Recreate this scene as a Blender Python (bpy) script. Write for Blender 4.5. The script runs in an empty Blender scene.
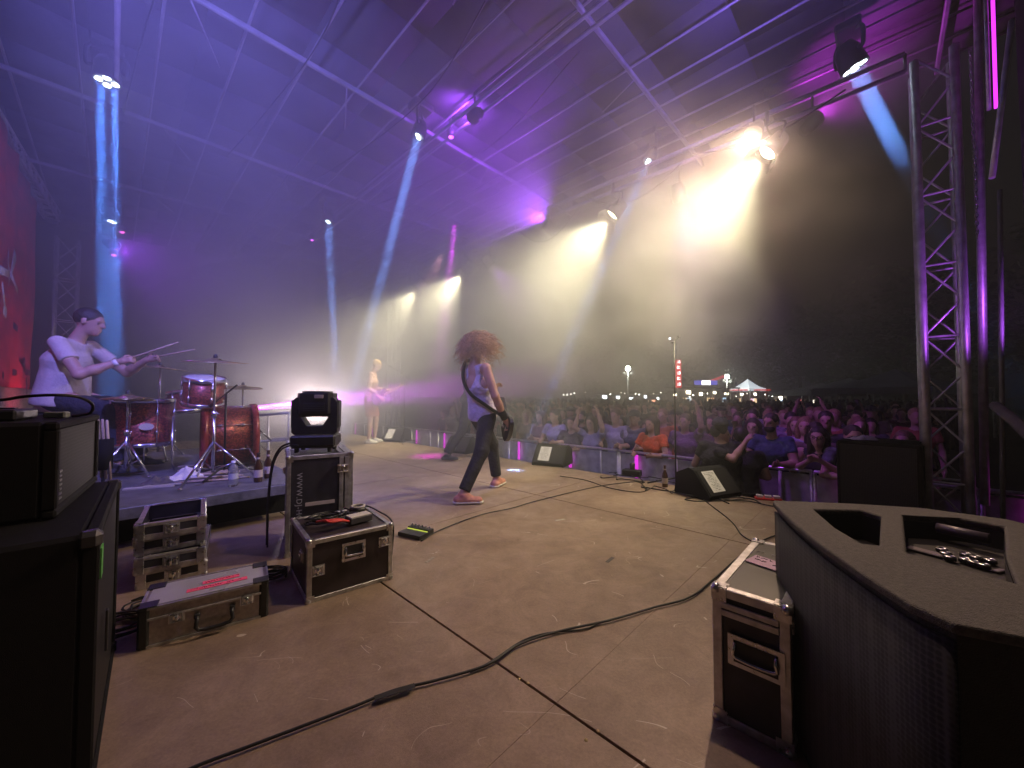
import bpy, math, random
import numpy as np
from mathutils import Vector, Matrix
random.seed(7)
R = math.radians
SC = bpy.context.scene
COL = SC.collection
# ------------------------------------------------------------------ camera
F = 385.0
PITCH = math.atan(12/385)
cam_d = bpy.data.cameras.new('camera')
cam = bpy.data.objects.new('camera', cam_d); COL.objects.link(cam)
cam.location = (0, 0, 1.0); cam.rotation_euler = (math.pi/2 + PITCH, 0, 0)
cam_d.sensor_width = 36; cam_d.lens = 36*F/1024
cam_d.clip_start = 0.05; cam_d.clip_end = 1000
SC.camera = cam
# ------------------------------------------------------------------ world: night sky
wd = bpy.data.worlds.new('World'); SC.world = wd; wd.use_nodes = True
nt = wd.node_tree
sky = nt.nodes.new('ShaderNodeTexSky'); sky.sky_type = 'NISHITA'; sky.sun_disc = False
sky.sun_elevation = R(-4); sky.sun_rotation = R(180)
bg = nt.nodes['Background']; bg.inputs['Strength'].default_value = 0.22
nt.links.new(sky.outputs[0], bg.inputs['Color'])
SC.view_settings.view_transform = 'Standard'; SC.view_settings.look = 'None'
SC.view_settings.exposure = 0.35; SC.view_settings.gamma = 1.0
SC.view_settings.use_curve_mapping = False
cy = SC.cycles
cy.use_denoising = True
try: cy.denoiser = 'OPENIMAGEDENOISE'
except Exception: pass
cy.max_bounces = 5; cy.diffuse_bounces = 2; cy.glossy_bounces = 2; cy.transmission_bounces = 4
cy.volume_bounces = 0; cy.transparent_max_bounces = 8
cy.volume_step_rate = 4; cy.volume_max_steps = 64
cy.sample_clamp_indirect = 3.0
cy.use_light_tree = True; cy.use_adaptive_sampling = True; cy.adaptive_threshold = 0.02
cy.caustics_reflective = False; cy.caustics_refractive = False

# ------------------------------------------------------------------ frames of reference
CA, SA = math.cos(R(46)), math.sin(R(46))
NV = Vector((CA, SA, 0)); WV = Vector((-SA, CA, 0))       # towards the audience / across the stage
YAW_N = R(46)                                             # local +x along NV
def S(n, w, z=0.0): return NV*n + WV*w + Vector((0, 0, z))
def ray(px, py):
    cx, cyy = (px-512)/F, (384-py)/F
    return Vector((cx, math.cos(PITCH)-cyy*math.sin(PITCH), math.sin(PITCH)+cyy*math.cos(PITCH)))
def at(px, py, Y):                                        # survey helper: the place at forward distance Y
    d = ray(px, py); return Vector((0, 0, 1)) + d*(Y/d.y)
def onz(px, py, z=0.0):
    d = ray(px, py); return Vector((0, 0, 1)) + d*((z-1)/d.z)
GROUND = -1.0

# ------------------------------------------------------------------ lamps (fixtures' light)
def lamp_obj(name, kind, loc, aim, energy, color, **kw):
    d = bpy.data.lights.new(name, kind); d.energy = energy; d.color = color
    for k, v in kw.items(): setattr(d, k, v)
    o = bpy.data.objects.new(name, d); COL.objects.link(o)
    o.location = loc
    dirv = (Vector(aim)-Vector(loc)).normalized()
    o.rotation_euler = dirv.to_track_quat('-Z', 'Y').to_euler()
    return o
def spot(name, loc, aim, energy, color, deg, blend=0.5, radius=0.04):
    return lamp_obj(name, 'SPOT', loc, aim, energy, color, spot_size=R(deg), spot_blend=blend, shadow_soft_size=radius)
def beam(name, loc, aim, energy, color, size=0.17, spread=2.0):
    return lamp_obj(name, 'AREA', loc, aim, energy, color, shape='DISK', size=size, spread=R(spread))

BLUE = (0.18, 0.42, 1.0); PURP = (0.36, 0.06, 1.0); MAG = (0.85, 0.05, 1.0); WARM = (1.0, 0.90, 0.56); PEACH = (1.0, 0.62, 0.42)
# yellow-white key lamps on the front truss: pixel, forward distance, power
KEYS = [((768,152),3.9,0.36), ((613,214),5.1,0.48), ((465,271),7.25,0.8), ((418,288),8.4,0.7)]
BEAMS = [((107,82),4.0,(110,330),4), ((112,222),7.0,(111,330),2), ((328,222),7.1,(334,330),1), ((418,137),4.75,(378,292),1),
         ((648,162),5.2,(584,310),1), ((855,68),3.7,(888,133),4)]
key_pos = []
for i, ((px, py), Y, k) in enumerate(KEYS):
    p = at(px, py, Y); key_pos.append(p)
    aim = p - NV*1.5 + WV*2.3 - Vector((0, 0, 3.0))
    d = (aim-p).normalized()
    spot('key_light', p + d*0.13, aim, 1800*k, WARM, 92, 1.0, 0.05)
beam_pos = []
for i, ((px, py), Y, (qx, qy), n) in enumerate(BEAMS):
    p = at(px, py, Y); q = at(qx, qy, Y); beam_pos.append((p, q, n))
    d = (q-p).normalized()
    if i == 0:
        for (ox, oy) in ((-.055,-.04),(.05,-.05),(.055,.04),(-.04,.055)): o_ = NV*ox+WV*oy; beam('beam_light', p+o_+d*0.03, q+o_, 2.4, (0.07, 0.25, 1.0), 0.06, 2.4)
    else: beam('beam_light', p + d*0.03, q, [0, 6, 4.5, 3.4, 2.6, 4][i], (0.16, 0.36, 1.0), [0, 0.18, 0.14, 0.11, 0.10, 0.14][i], 2.6)
# purple and blue washes, with some fill lamps added
wash = []
def washl(n, w, z, an, aw, az, e, c, deg, bl=0.8):
    a, b = S(n, w, z), S(an, aw, az); wash.append((a, b)); spot('wash_or_fill_light', a, b, e, c, deg, bl, 0.05)
def washp(p, q, e, c, deg, bl=0.8): wash.append((Vector(p), Vector(q))); spot('wash_or_fill_light', p, q, e, c, deg, bl, 0.05)
washl(4.4, 3.6, 3.6, 2.4, 4.2, 5.0, 230, PURP, 150)
washp(at(472,118,4.7), at(430,150,6.5), 260, PURP, 150)      # up at the canopy
washl(3.3, -0.6, 3.7, 2.6, 3.0, 4.6, 480, (0.26,0.15,1.0), 130)
washl(-0.4, 2.0, 3.6, 2.6, 7.0, 2.0, 980, (0.24,0.22,1.0), 115)  # out-of-frame blue fill added to tint the haze at left
washp(at(117,247,6.4), S(3.0,5.0,1.0), 70, PURP, 90)
washl(4.7, 5.0, 3.3, 8.5, 3.6, -0.4, 150, (0.5,0.10,1.0), 75)      # at the crowd
washl(4.7, 1.7, 3.3, 7.0, 1.4, -0.4, 170, (0.5,0.09,1.0), 80)
washl(5.35, 0.45, 4.1, 5.8, 0.0, 4.75, 80, MAG, 130)        # magenta on the corner of the roof
washp(S(-0.25,9.0,0.55), S(-1.0,9.3,1.7), 30, (1.0,0.06,0.12), 130)   # red on the banner
washl(4.65, 0.95, 3.75, 1.7, 1.5, 0.0, 340, (1.0,0.66,0.44), 96)      # peach lamp added beside the first key to warm the floor
washl(2.2, 0.5, 4.3, 1.2, 0.9, 0.0, 130, (1.0,0.70,0.50), 110, 1.0)  # overhead lamp out of view, added to brighten the foreground floor
washp(at(315,412,7.4), at(318,320,6.0), 290, (1.0,0.80,0.80), 150)  # hidden rosy backlight added to brighten the smoke behind the drums
washp(at(1075,330,2.5), at(940,250,3.3), 45, (0.5,0.10,1.0), 120)  # off-screen purple lamp added to light the tower
MAT = {}
def mat(name, color, rough=0.6, metal=0.0, var=0.0, vscale=20.0, bump=0.0, bscale=200.0, bdist=0.004, emit=None, estr=0.0,
        trans=0.0, objcol=False, spec=0.5, coat=0.0, detail=4.0):
    if name in MAT: return MAT[name]
    m = bpy.data.materials.new(name); m.use_nodes = True
    t = m.node_tree; b = t.nodes['Principled BSDF']; L = t.links
    b.inputs['Base Color'].default_value = (*color, 1); b.inputs['Roughness'].default_value = rough
    b.inputs['Metallic'].default_value = metal; b.inputs['Specular IOR Level'].default_value = spec
    b.inputs['Coat Weight'].default_value = coat
    if trans: b.inputs['Transmission Weight'].default_value = trans
    tc = t.nodes.new('ShaderNodeTexCoord')
    src = None
    if objcol:
        oi = t.nodes.new('ShaderNodeObjectInfo'); src = oi.outputs['Color']; L.new(src, b.inputs['Base Color'])
    if var > 0:
        n = t.nodes.new('ShaderNodeTexNoise'); n.inputs['Scale'].default_value = vscale; n.inputs['Detail'].default_value = detail
        L.new(tc.outputs['Object'], n.inputs['Vector'])
        r = t.nodes.new('ShaderNodeMapRange'); r.inputs[1].default_value = 0.3; r.inputs[2].default_value = 0.7
        r.inputs[3].default_value = 1-var; r.inputs[4].default_value = 1+var
        L.new(n.outputs[0], r.inputs[0])
        mx = t.nodes.new('ShaderNodeVectorMath'); mx.operation = 'SCALE'
        if src: L.new(src, mx.inputs[0])
        else: mx.inputs[0].default_value = color
        L.new(r.outputs[0], mx.inputs['Scale']); L.new(mx.outputs[0], b.inputs['Base Color'])
        r2 = t.nodes.new('ShaderNodeMapRange'); r2.inputs[3].default_value = max(0, rough-0.12); r2.inputs[4].default_value = min(1, rough+0.12)
        L.new(n.outputs[0], r2.inputs[0]); L.new(r2.outputs[0], b.inputs['Roughness'])
    if bump > 0:
        n2 = t.nodes.new('ShaderNodeTexNoise'); n2.inputs['Scale'].default_value = bscale; n2.inputs['Detail'].default_value = 3
        L.new(tc.outputs['Object'], n2.inputs['Vector'])
        bp = t.nodes.new('ShaderNodeBump'); bp.inputs['Strength'].default_value = bump; bp.inputs['Distance'].default_value = bdist
        L.new(n2.outputs[0], bp.inputs['Height']); L.new(bp.outputs[0], b.inputs['Normal'])
    if emit: b.inputs['Emission Color'].default_value = (*emit, 1); b.inputs['Emission Strength'].default_value = estr
    MAT[name] = m; return m
alu = mat('aluminium', (0.55,0.55,0.56), 0.42, 0.85, 0.25, 30, 0.15, 300)
steel = mat('chrome', (0.75,0.75,0.77), 0.18, 1.0, 0.1, 30)
truss_m = mat('truss_tube', (0.52,0.52,0.54), 0.45, 0.6, 0.25, 12)
black_metal = mat('black_metal', (0.02,0.02,0.022), 0.45, 0.0, 0.3, 30, 0.1, 300)
black_plastic = mat('black_plastic', (0.018,0.018,0.02), 0.38, 0.0, 0.3, 25)
rubber = mat('cable_rubber', (0.012,0.012,0.013), 0.5, 0, 0.2, 60)
tolex = mat('black_vinyl', (0.008,0.008,0.010), 0.7, 0, 0.2, 60, 0.6, 700, spec=0.2)
carpet = mat('speaker_paint', (0.085,0.08,0.075), 0.75, 0, 0.35, 120, 1.0, 420)
laminate = mat('case_laminate', (0.035,0.033,0.045), 0.42, 0, 0.35, 9, 0.3, 500)
laminate_brown = mat('case_laminate_brown', (0.040,0.028,0.032), 0.42, 0, 0.35, 9, 0.3, 500)
black_cloth = mat('black_cloth', (0.007,0.007,0.008), 0.95, 0, 0.3, 8, 0.4, 90, spec=0.15)

# ------------------------------------------------------------------ mesh builder
class MB:
    def __init__(s): s.v = []; s.f = []; s.sm = []
    def add(s, vs, fs, smooth=False):
        k = len(s.v); s.v += [tuple(v) for v in vs]; s.f += [tuple(i+k for i in f) for f in fs]; s.sm += [smooth]*len(fs); return s
    def box(s, c, d, M=None, bev=0.0):
        c = Vector(c); hx, hy, hz = d[0]/2, d[1]/2, d[2]/2
        if bev <= 0:
            vs = [Vector((x*hx, y*hy, z*hz)) for x in (-1,1) for y in (-1,1) for z in (-1,1)]
            fs = [(0,1,3,2),(4,6,7,5),(0,4,5,1),(2,3,7,6),(0,2,6,4),(1,5,7,3)]
        else:
            b = min(bev, hx*0.49, hy*0.49, hz*0.49)
            vs = []; idx = {}
            for x in (-1,1):
                for y in (-1,1):
                    for z in (-1,1):
                        for a in range(3):
                            p = [x*(hx-b), y*(hy-b), z*(hz-b)]; p[a] = (x*hx, y*hy, z*hz)[a]
                            idx[(x,y,z,a)] = len(vs); vs.append(Vector(p))
            fs = []
            for a in range(3):
                o = [i for i in range(3) if i != a]
                for sg in (-1,1):
                    q = []
                    for (u, w) in ((-1,-1),(1,-1),(1,1),(-1,1)):
                        k = [0,0,0]; k[a] = sg; k[o[0]] = u; k[o[1]] = w; q.append(idx[(*k, a)])
                    if (sg > 0) == (a == 1): q.reverse()
                    fs.append(tuple(q))
            for a in range(3):
                o = [i for i in range(3) if i != a]
                for u in (-1,1):
                    for w in (-1,1):
                        k0 = [0,0,0]; k0[o[0]] = u; k0[o[1]] = w; k1 = list(k0); k0[a] = -1; k1[a] = 1
                        q = [idx[(*k0,o[0])], idx[(*k1,o[0])], idx[(*k1,o[1])], idx[(*k0,o[1])]]
                        fs.append(tuple(q))
            for x in (-1,1):
                for y in (-1,1):
                    for z in (-1,1): fs.append(tuple(idx[(x,y,z,a)] for a in range(3)))
        if M is not None: vs = [M @ v for v in vs]
        return s.add([v + c for v in vs], fs)
    def tube(s, pts, r, n=8, cap=True, smooth=True, closed=False):
        pts = [Vector(p) for p in pts]; m = len(pts)
        rs = r if isinstance(r, (list, tuple)) else [r]*m
        vs = []; prev = None
        for i, p in enumerate(pts):
            if closed: t = (pts[(i+1) % m] - pts[i-1])
            else: t = pts[min(i+1, m-1)] - pts[max(i-1, 0)]
            t = t.normalized() if t.length > 1e-9 else Vector((0,0,1))
            if prev is None:
                a = Vector((0,0,1)) if abs(t.z) < 0.9 else Vector((1,0,0)); u = t.cross(a).normalized()
            else:
                u = prev - t*prev.dot(t); u = u.normalized() if u.length > 1e-6 else t.orthogonal().normalized()
            prev = u; w = t.cross(u)
            for k in range(n):
                an = 2*math.pi*k/n; vs.append(p + (u*math.cos(an) + w*math.sin(an))*rs[i])
        fs = []
        for i in range(m if closed else m-1):
            j = (i+1) % m
            for k in range(n):
                fs.append((i*n+k, i*n+(k+1) % n, j*n+(k+1) % n, j*n+k))
        s.add(vs, fs, smooth)
        if cap and not closed:
            b = len(s.v) - len(vs)
            s.f.append(tuple(b+k for k in reversed(range(n)))); s.sm.append(False)
            s.f.append(tuple(b+(m-1)*n+k for k in range(n))); s.sm.append(False)
        return s
    def lathe(s, prof, c=(0,0,0), M=None, n=24, smooth=True):   # prof: (r, z) along the local z axis
        vs = []; m = len(prof); c = Vector(c)
        for (r, z) in prof:
            for k in range(n):
                an = 2*math.pi*k/n; v = Vector((r*math.cos(an), r*math.sin(an), z))
                vs.append((M @ v if M is not None else v) + c)
        fs = [(i*n+k, i*n+(k+1) % n, (i+1)*n+(k+1) % n, (i+1)*n+k) for i in range(m-1) for k in range(n)]
        return s.add(vs, fs, smooth)
    def ball(s, c, r, n=10, M=None):
        rr = r if isinstance(r, (tuple, list)) else (r, r, r)
        vs = []; fs = []; m = n//2+1; c = Vector(c)
        for i in range(m+1):
            th = math.pi*i/m
            for k in range(n):
                ph = 2*math.pi*k/n; v = Vector((rr[0]*math.sin(th)*math.cos(ph), rr[1]*math.sin(th)*math.sin(ph), rr[2]*math.cos(th)))
                vs.append((M @ v if M is not None else v) + c)
        for i in range(m):
            for k in range(n): fs.append((i*n+k, (i+1)*n+k, (i+1)*n+(k+1) % n, i*n+(k+1) % n))
        return s.add(vs, fs, True)
    def prism(s, poly, z0, z1, M=None):                      # poly: xy outline
        n = len(poly); vs = [Vector((x, y, z0)) for x, y in poly] + [Vector((x, y, z1)) for x, y in poly]
        if M is not None: vs = [M @ v for v in vs]
        fs = [tuple(reversed(range(n))), tuple(range(n, 2*n))] + [(i, (i+1) % n, n+(i+1) % n, n+i) for i in range(n)]
        return s.add(vs, fs)
    def build(s, name, m, parent=None, color=None):
        me = bpy.data.meshes.new(name); me.from_pydata(s.v, [], s.f); me.validate(); me.update()
        if len(me.polygons) == len(s.sm): me.polygons.foreach_set('use_smooth', s.sm)
        me.materials.append(m)
        o = bpy.data.objects.new(name, me); COL.objects.link(o)
        if parent is not None: o.parent = parent
        if color is not None: o.color = (*color, 1)
        return o
def tag(o, label, cat, group=None, kind=None):
    if label: o['label'] = label
    if cat: o['category'] = cat
    if group: o['group'] = group
    if kind: o['kind'] = kind
    return o
def thing(name, label, cat, loc=(0,0,0), rz=0.0, group=None):
    o = bpy.data.objects.new(name, None); COL.objects.link(o); o.empty_display_size = 0.1
    o.location = loc; o.rotation_euler = (0, 0, rz); return tag(o, label, cat, group)
def dup(o, loc=None, rz=None, label=None, group=None, parent=None):
    c = o.copy(); COL.objects.link(c)
    if parent is not None: c.parent = parent
    if loc is not None: c.location = loc
    if rz is not None: c.rotation_euler = (c.rotation_euler[0], c.rotation_euler[1], rz)
    if label: c['label'] = label
    if group: c['group'] = group
    for ch in list(o.children): dup(ch, parent=c)
    return c
def Mz(a): return Matrix.Rotation(a, 3, 'Z')
def smooth_pts(pts, n=6):                                     # Catmull-Rom
    P = [Vector(p) for p in pts]; P = [P[0]*2-P[1]] + P + [P[-1]*2-P[-2]]; out = []
    for i in range(1, len(P)-2):
        for k in range(n):
            t = k/n; a, b, c, d = P[i-1], P[i], P[i+1], P[i+2]
            out.append(0.5*((2*b) + (c-a)*t + (2*a-5*b+4*c-d)*t*t + (3*b-a-3*c+d)*t**3))
    out.append(P[-2]); return out
def beveled(o, w=0.004, seg=2):
    m = o.modifiers.new('bevel', 'BEVEL'); m.width = w; m.segments = seg; m.limit_method = 'ANGLE'; return o

# ------------------------------------------------------------------ setting: ground, stage floor, riser
def struct(o): o['kind'] = 'structure'; return o
g = MB(); g.box((0, 100, GROUND-0.5), (900, 900, 1.0)); struct(g.build('ground', mat('trodden_grass', (0.05,0.055,0.03), 0.95, 0, 0.5, 0.4, 0.5, 8)))

def floor_material():
    m = bpy.data.materials.new('stage_boards'); m.use_nodes = True
    t = m.node_tree; b = t.nodes['Principled BSDF']; L = t.links; N = t.nodes.new
    tc = N('ShaderNodeTexCoord')
    def noise(scale, detail=5, rough=0.6, dist=0.0, vec=None):
        n = N('ShaderNodeTexNoise'); n.inputs['Scale'].default_value = scale; n.inputs['Detail'].default_value = detail
        n.inputs['Roughness'].default_value = rough; n.inputs['Distortion'].default_value = dist
        L.new(vec or tc.outputs['Object'], n.inputs['Vector']); return n.outputs[0]
    def ramp(src, stops):
        r = N('ShaderNodeValToRGB'); L.new(src, r.inputs[0]); e = r.color_ramp.elements
        e[0].position, e[0].color = stops[0][0], (*stops[0][1], 1); e[1].position, e[1].color = stops[-1][0], (*stops[-1][1], 1)
        for p, c in stops[1:-1]: q = e.new(p); q.color = (*c, 1)
        return r.outputs[0]
    base = ramp(noise(0.9, 8, 0.65, 0.6), [(0.28,(0.17,0.118,0.088)),(0.5,(0.275,0.20,0.152)),(0.72,(0.37,0.285,0.225))])
    blot = ramp(noise(6.0, 6, 0.7, 1.2), [(0.3,(0.78,0.76,0.74)),(0.7,(1.18,1.16,1.14))])
    fine = ramp(noise(90, 3, 0.7), [(0.3,(0.85,0.85,0.85)),(0.7,(1.12,1.12,1.12))])
    def mul(a, c, fac=1.0):
        x = N('ShaderNodeMix'); x.data_type = 'RGBA'; x.blend_type = 'MULTIPLY'; x.inputs[0].default_value = fac
        L.new(a, x.inputs[6]); L.new(c, x.inputs[7]); return x.outputs[2]
    col = mul(mul(base, blot), fine)
    # scratches: thin lines of stretched noise in a few directions
    acc = None
    for ang, sc, th in ((35, 2.2, 0.004), (-50, 3.0, 0.003), (80, 1.6, 0.003), (10, 4.0, 0.0025)):
        mp = N('ShaderNodeMapping'); mp.inputs['Rotation'].default_value = (0, 0, R(ang)); mp.inputs['Scale'].default_value = (0.55, 1.0, 1); mp.inputs['Location'].default_value = (ang*0.37, sc, 0)
        L.new(tc.outputs['Object'], mp.inputs['Vector'])
        n1 = noise(sc, 1.5, 0.4, 0.3, mp.outputs[0])
        d = N('ShaderNodeMath'); d.operation = 'SUBTRACT'; L.new(n1, d.inputs[0]); d.inputs[1].default_value = 0.5
        ab = N('ShaderNodeMath'); ab.operation = 'ABSOLUTE'; L.new(d.outputs[0], ab.inputs[0])
        lt = N('ShaderNodeMath'); lt.operation = 'LESS_THAN'; L.new(ab.outputs[0], lt.inputs[0]); lt.inputs[1].default_value = th*0.3
        n2 = noise(sc*1.3+2.3, 2, 0.5, 0, mp.outputs[0])
        gt = N('ShaderNodeMath'); gt.operation = 'GREATER_THAN'; L.new(n2, gt.inputs[0]); gt.inputs[1].default_value = 0.60
        m2 = N('ShaderNodeMath'); m2.operation = 'MULTIPLY'; L.new(lt.outputs[0], m2.inputs[0]); L.new(gt.outputs[0], m2.inputs[1])
        if acc is None: acc = m2.outputs[0]
        else:
            a = N('ShaderNodeMath'); a.operation = 'MAXIMUM'; L.new(acc, a.inputs[0]); L.new(m2.outputs[0], a.inputs[1]); acc = a.outputs[0]
    mx = N('ShaderNodeMix'); mx.data_type = 'RGBA'; L.new(acc, mx.inputs[0]); L.new(col, mx.inputs[6]); mx.inputs[7].default_value = (0.50,0.42,0.35,1)
    L.new(mx.outputs[2], b.inputs['Base Color'])
    rr = ramp(noise(4, 6, 0.7), [(0.3,(0.36,)*3),(0.7,(0.62,)*3)]); L.new(rr, b.inputs['Roughness'])
    bp = N('ShaderNodeBump'); bp.inputs['Strength'].default_value = 0.25; bp.inputs['Distance'].default_value = 0.003
    L.new(noise(160, 4, 0.7), bp.inputs['Height']); L.new(bp.outputs[0], b.inputs['Normal'])
    return m
fm = floor_material()
# decks of the stage: seams fitted to the survey, panels separated by real 8 mm gaps
seam_n = [(-1.5), 0.985, 2.88, 4.36]          # lines running across the stage (along WV)
pA = onz(640, 766); pB = onz(385, 583); pC = onz(520, 493); pD = onz(765, 545)
n1 = (pA.dot(NV)+pB.dot(NV))/2; n2 = (pC.dot(NV)+pD.dot(NV))/2
w1 = onz(500, 505).dot(WV)
seam_n = [-1.6, n1-1.9, n1, n2, 4.4]
seam_n.sort()
seam_w = [w1-5.2, w1-3.46, 0.79, w1, w1+1.75, w1+3.5, w1+5.2, w1+7.0, w1+8.6]
st = MB()
gp = 0.005
for i in range(len(seam_n)-1):
    for j in range(len(seam_w)-1):
        a0, a1, b0, b1 = seam_n[i]+gp, seam_n[i+1]-gp, seam_w[j]+gp*(0.08 if j == 2 else 0.6), seam_w[j+1]-gp*(0.08 if j == 1 else 0.6)
        st.box(S((a0+a1)/2, (b0+b1)/2, -0.02), (a1-a0, b1-b0, 0.04), Mz(YAW_N))
so = st.build('stage_floor', fm); struct(so); beveled(so, 0.0015, 2)
sk = MB(); sk.box(S((-1.6+4.3)/2, (seam_w[0]+seam_w[-1])/2, -0.62), (5.85, seam_w[-1]-seam_w[0]-0.05, 1.1), Mz(YAW_N))
struct(sk.build('stage_skirt', black_cloth))
print('seams', seam_n, seam_w)

RZ = 0.30
rs = thing('drum_riser', 'low dark carpeted platform under the drum kit, open and dark beneath', 'platform', S(0, 3.47, 0), YAW_N)
d = MB(); d.box((0, 1.6, RZ-0.03), (2.3, 3.2, 0.06), None, 0.006); d.build('deck', mat('riser_deck', (0.10,0.095,0.105), 0.7, 0, 0.4, 12, 0.4, 300), rs)
d = MB(); d.box((0, -0.006, RZ-0.045), (2.31, 0.012, 0.075), None, 0.003); d.build('edge_trim', mat('riser_edge', (0.22,0.22,0.26), 0.45, 0.6, 0.3, 20), rs)
for x in (-1.1, 0.02, 1.1):
    for y in (0.06, 1.6, 3.1):
        d = MB(); d.tube([(x, y, 0), (x, y, RZ-0.06)], 0.024, 10); d.build('leg', alu, rs)
d = MB(); d.box((0, 0.30, (RZ-0.06)/2), (2.2, 0.02, RZ-0.07)); d.build('void_sheet', black_cloth, rs)  # black sheet put in for the dark void under the riser
# ------------------------------------------------------------------ trusses, roof, towers
def truss_mesh(L, size=0.29, r=0.024, rd=0.011, step=None, horizontal=True):
    """four-chord truss along local +x; returns (chords, lattice) builders"""
    h = size/2; ch = []; lt = MB(); step = step or size*1.05
    for (y, z) in ((-h,-h),(h,-h),(h,h),(-h,h)):
        ch.append(MB().tube([(0,y,z),(L,y,z)], r, 10))
    n = max(1, int(round(L/step))); s = L/n
    for i in range(n):
        x0, x1 = i*s, (i+1)*s
        for (a, b) in (((-h,-h),(h,-h)), ((h,-h),(h,h)), ((h,h),(-h,h)), ((-h,h),(-h,-h))):
            p, q = ((x0,)+a, (x1,)+b) if i % 2 == 0 else ((x0,)+b, (x1,)+a)
            lt.tube([p, q], rd, 6, False)
            if i % 2 == 0: lt.tube([(x0,)+a, (x0,)+b], rd, 6, False)
    return ch, lt
def truss(name, label, cat, p0, p1, size=0.29, r=0.024, group=None, m=None, rd=0.011, roll=0.0):
    p0, p1 = Vector(p0), Vector(p1); d = p1-p0; L = d.length
    t = thing(name, label, cat, p0, 0, group)
    q = d.to_track_quat('X', 'Z'); t.rotation_mode = 'QUATERNION'; t.rotation_quaternion = q @ Vector((1,0,0)).rotation_difference(Vector((1,0,0)))
    if roll: t.rotation_quaternion = q @ Matrix.Rotation(roll, 3, 'X').to_quaternion()
    ch, lt = truss_mesh(L, size, r, rd)
    for c in ch: c.build('chord', m or truss_m, t)
    lt.build('lattice', m or truss_m, t)
    return t
RT = 4.2
def light_bar(label, n, w0, w1, z):
    t = thing('lighting_bar', label, 'lighting bar', S(n, w0, z), YAW_N)
    for dz in (0.0, 0.16): MB().tube([(0,0,dz),(0,w1-w0,dz)], .020, 8).build('tube', mat('roof_tube', (0.20,0.20,0.22), 0.5, 0.3, 0.2, 10), t)
    for k in range(int((w1-w0)/1.2)+1): MB().tube([(0,k*1.2,0),(0,k*1.2,.16)], .012, 6).build('spacer', MAT['roof_tube'], t)
light_bar('double tube lighting bar under the roof at the back, above the drummer', -0.05, 3.0, 12.5, RT+.18)
light_bar('double tube lighting bar over the stage edge carrying the yellow lamps', 4.85, -0.2, 12.5, 3.90)
roof = thing('stage_roof', 'pale fabric stage roof on thin purlins and rafters, lit purple and blue', 'roof', S(0, 0, 0), YAW_N)
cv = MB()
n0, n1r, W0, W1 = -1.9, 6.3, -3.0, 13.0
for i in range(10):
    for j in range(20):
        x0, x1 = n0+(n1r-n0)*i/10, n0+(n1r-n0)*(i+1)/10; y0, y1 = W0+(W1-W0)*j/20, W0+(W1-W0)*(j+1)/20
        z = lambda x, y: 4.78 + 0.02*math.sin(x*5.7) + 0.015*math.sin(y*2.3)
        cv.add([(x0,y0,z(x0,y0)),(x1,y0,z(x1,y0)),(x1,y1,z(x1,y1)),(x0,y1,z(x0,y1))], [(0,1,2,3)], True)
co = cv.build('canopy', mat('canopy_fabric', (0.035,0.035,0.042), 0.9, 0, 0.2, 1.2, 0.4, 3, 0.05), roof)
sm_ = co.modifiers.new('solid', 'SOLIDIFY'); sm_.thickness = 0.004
roof_m = mat('roof_tube', (0.065,0.065,0.075), 0.8, 0.0, 0.2, 10)
for x in (-1.5,-0.9,-0.35,0.25,0.85,1.4,1.95,2.5,3.0,3.95,4.4,4.75,5.15,5.55,5.9,6.2):
    MB().tube([(x,W0,4.68),(x,W1,4.68)], 0.013, 6).build('purlin', roof_m, roof)
for x in (2.9, 3.05):
    MB().tube([(x,W0,4.45),(x,W1,4.45)], 0.020, 8).build('purlin', roof_m, roof)
for y in (-0.5,1.95,4.4,6.85,9.3):
    MB().box(((n0+n1r)/2, y, 4.60), (n1r-n0, 0.04, 0.05), None, 0.008).build('rafter', roof_m, roof)
    for x in (0.4, 1.8, 4.0):
        MB().tube([(x,y,4.56),(x+0.35,y+(0.9 if x<3 else 0.6),4.70)], 0.008, 6).build('brace', roof_m, roof)
# side beam on the far left, sloping towards the back
truss('side_truss', 'thin sloping truss above the red banner at the left edge', 'truss', at(-30, 90, 4.2), at(52, 215, 7.6), 0.20, 0.016)
# ---- towers
def tower(name, label, n, w, z0, z1, size=0.27, r=0.03, rd=0.011):
    t = thing(name, label, 'truss tower', S(n, w, z0), YAW_N)
    H = z1-z0; h = size/2
    for (x, y) in ((-h,-h),(h,-h),(h,h),(-h,h)): MB().tube([(x,y,0),(x,y,H)], r, 12).build('chord', truss_m, t)
    lt = MB(); k = int(H/(size*2.4)); s = H/k
    for i in range(k):
        z = i*s+0.02
        for (a, b) in (((-h,-h),(h,-h)), ((h,-h),(h,h)), ((h,h),(-h,h)), ((-h,h),(-h,-h))):
            lt.tube([(*a,z),(*b,z)], rd*1.15, 6, False)
            lt.tube([(*a,z),(*b,z+s*0.5)], rd, 6, False); lt.tube([(*b,z+s*0.5),(*a,z+s)], rd, 6, False)
    lt.build('lattice', truss_m, t)
    MB().box((0,0,0.01), (size+0.25,size+0.25,0.02)).build('base_plate', alu, t)
    return t
p = at(944, 400, 3.35)
TN, TW = p.dot(NV), p.dot(WV)
tower('truss_tower', 'tall purple lit truss tower at the near front corner of the stage', TN, TW, GROUND, 3.98, 0.235, 0.031, 0.0095)
p = at(393, 400, 12.5); tower('truss_tower', 'distant truss tower standing in the smoke at the far side of the stage', p.dot(NV), p.dot(WV), GROUND, 4.1, 0.30, 0.03)
p = at(66, 300, 7.6); tower('truss_tower', 'dim blue truss tower behind the drummer', p.dot(NV), p.dot(WV), 0.0, 4.1, 0.29, 0.026)
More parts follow.
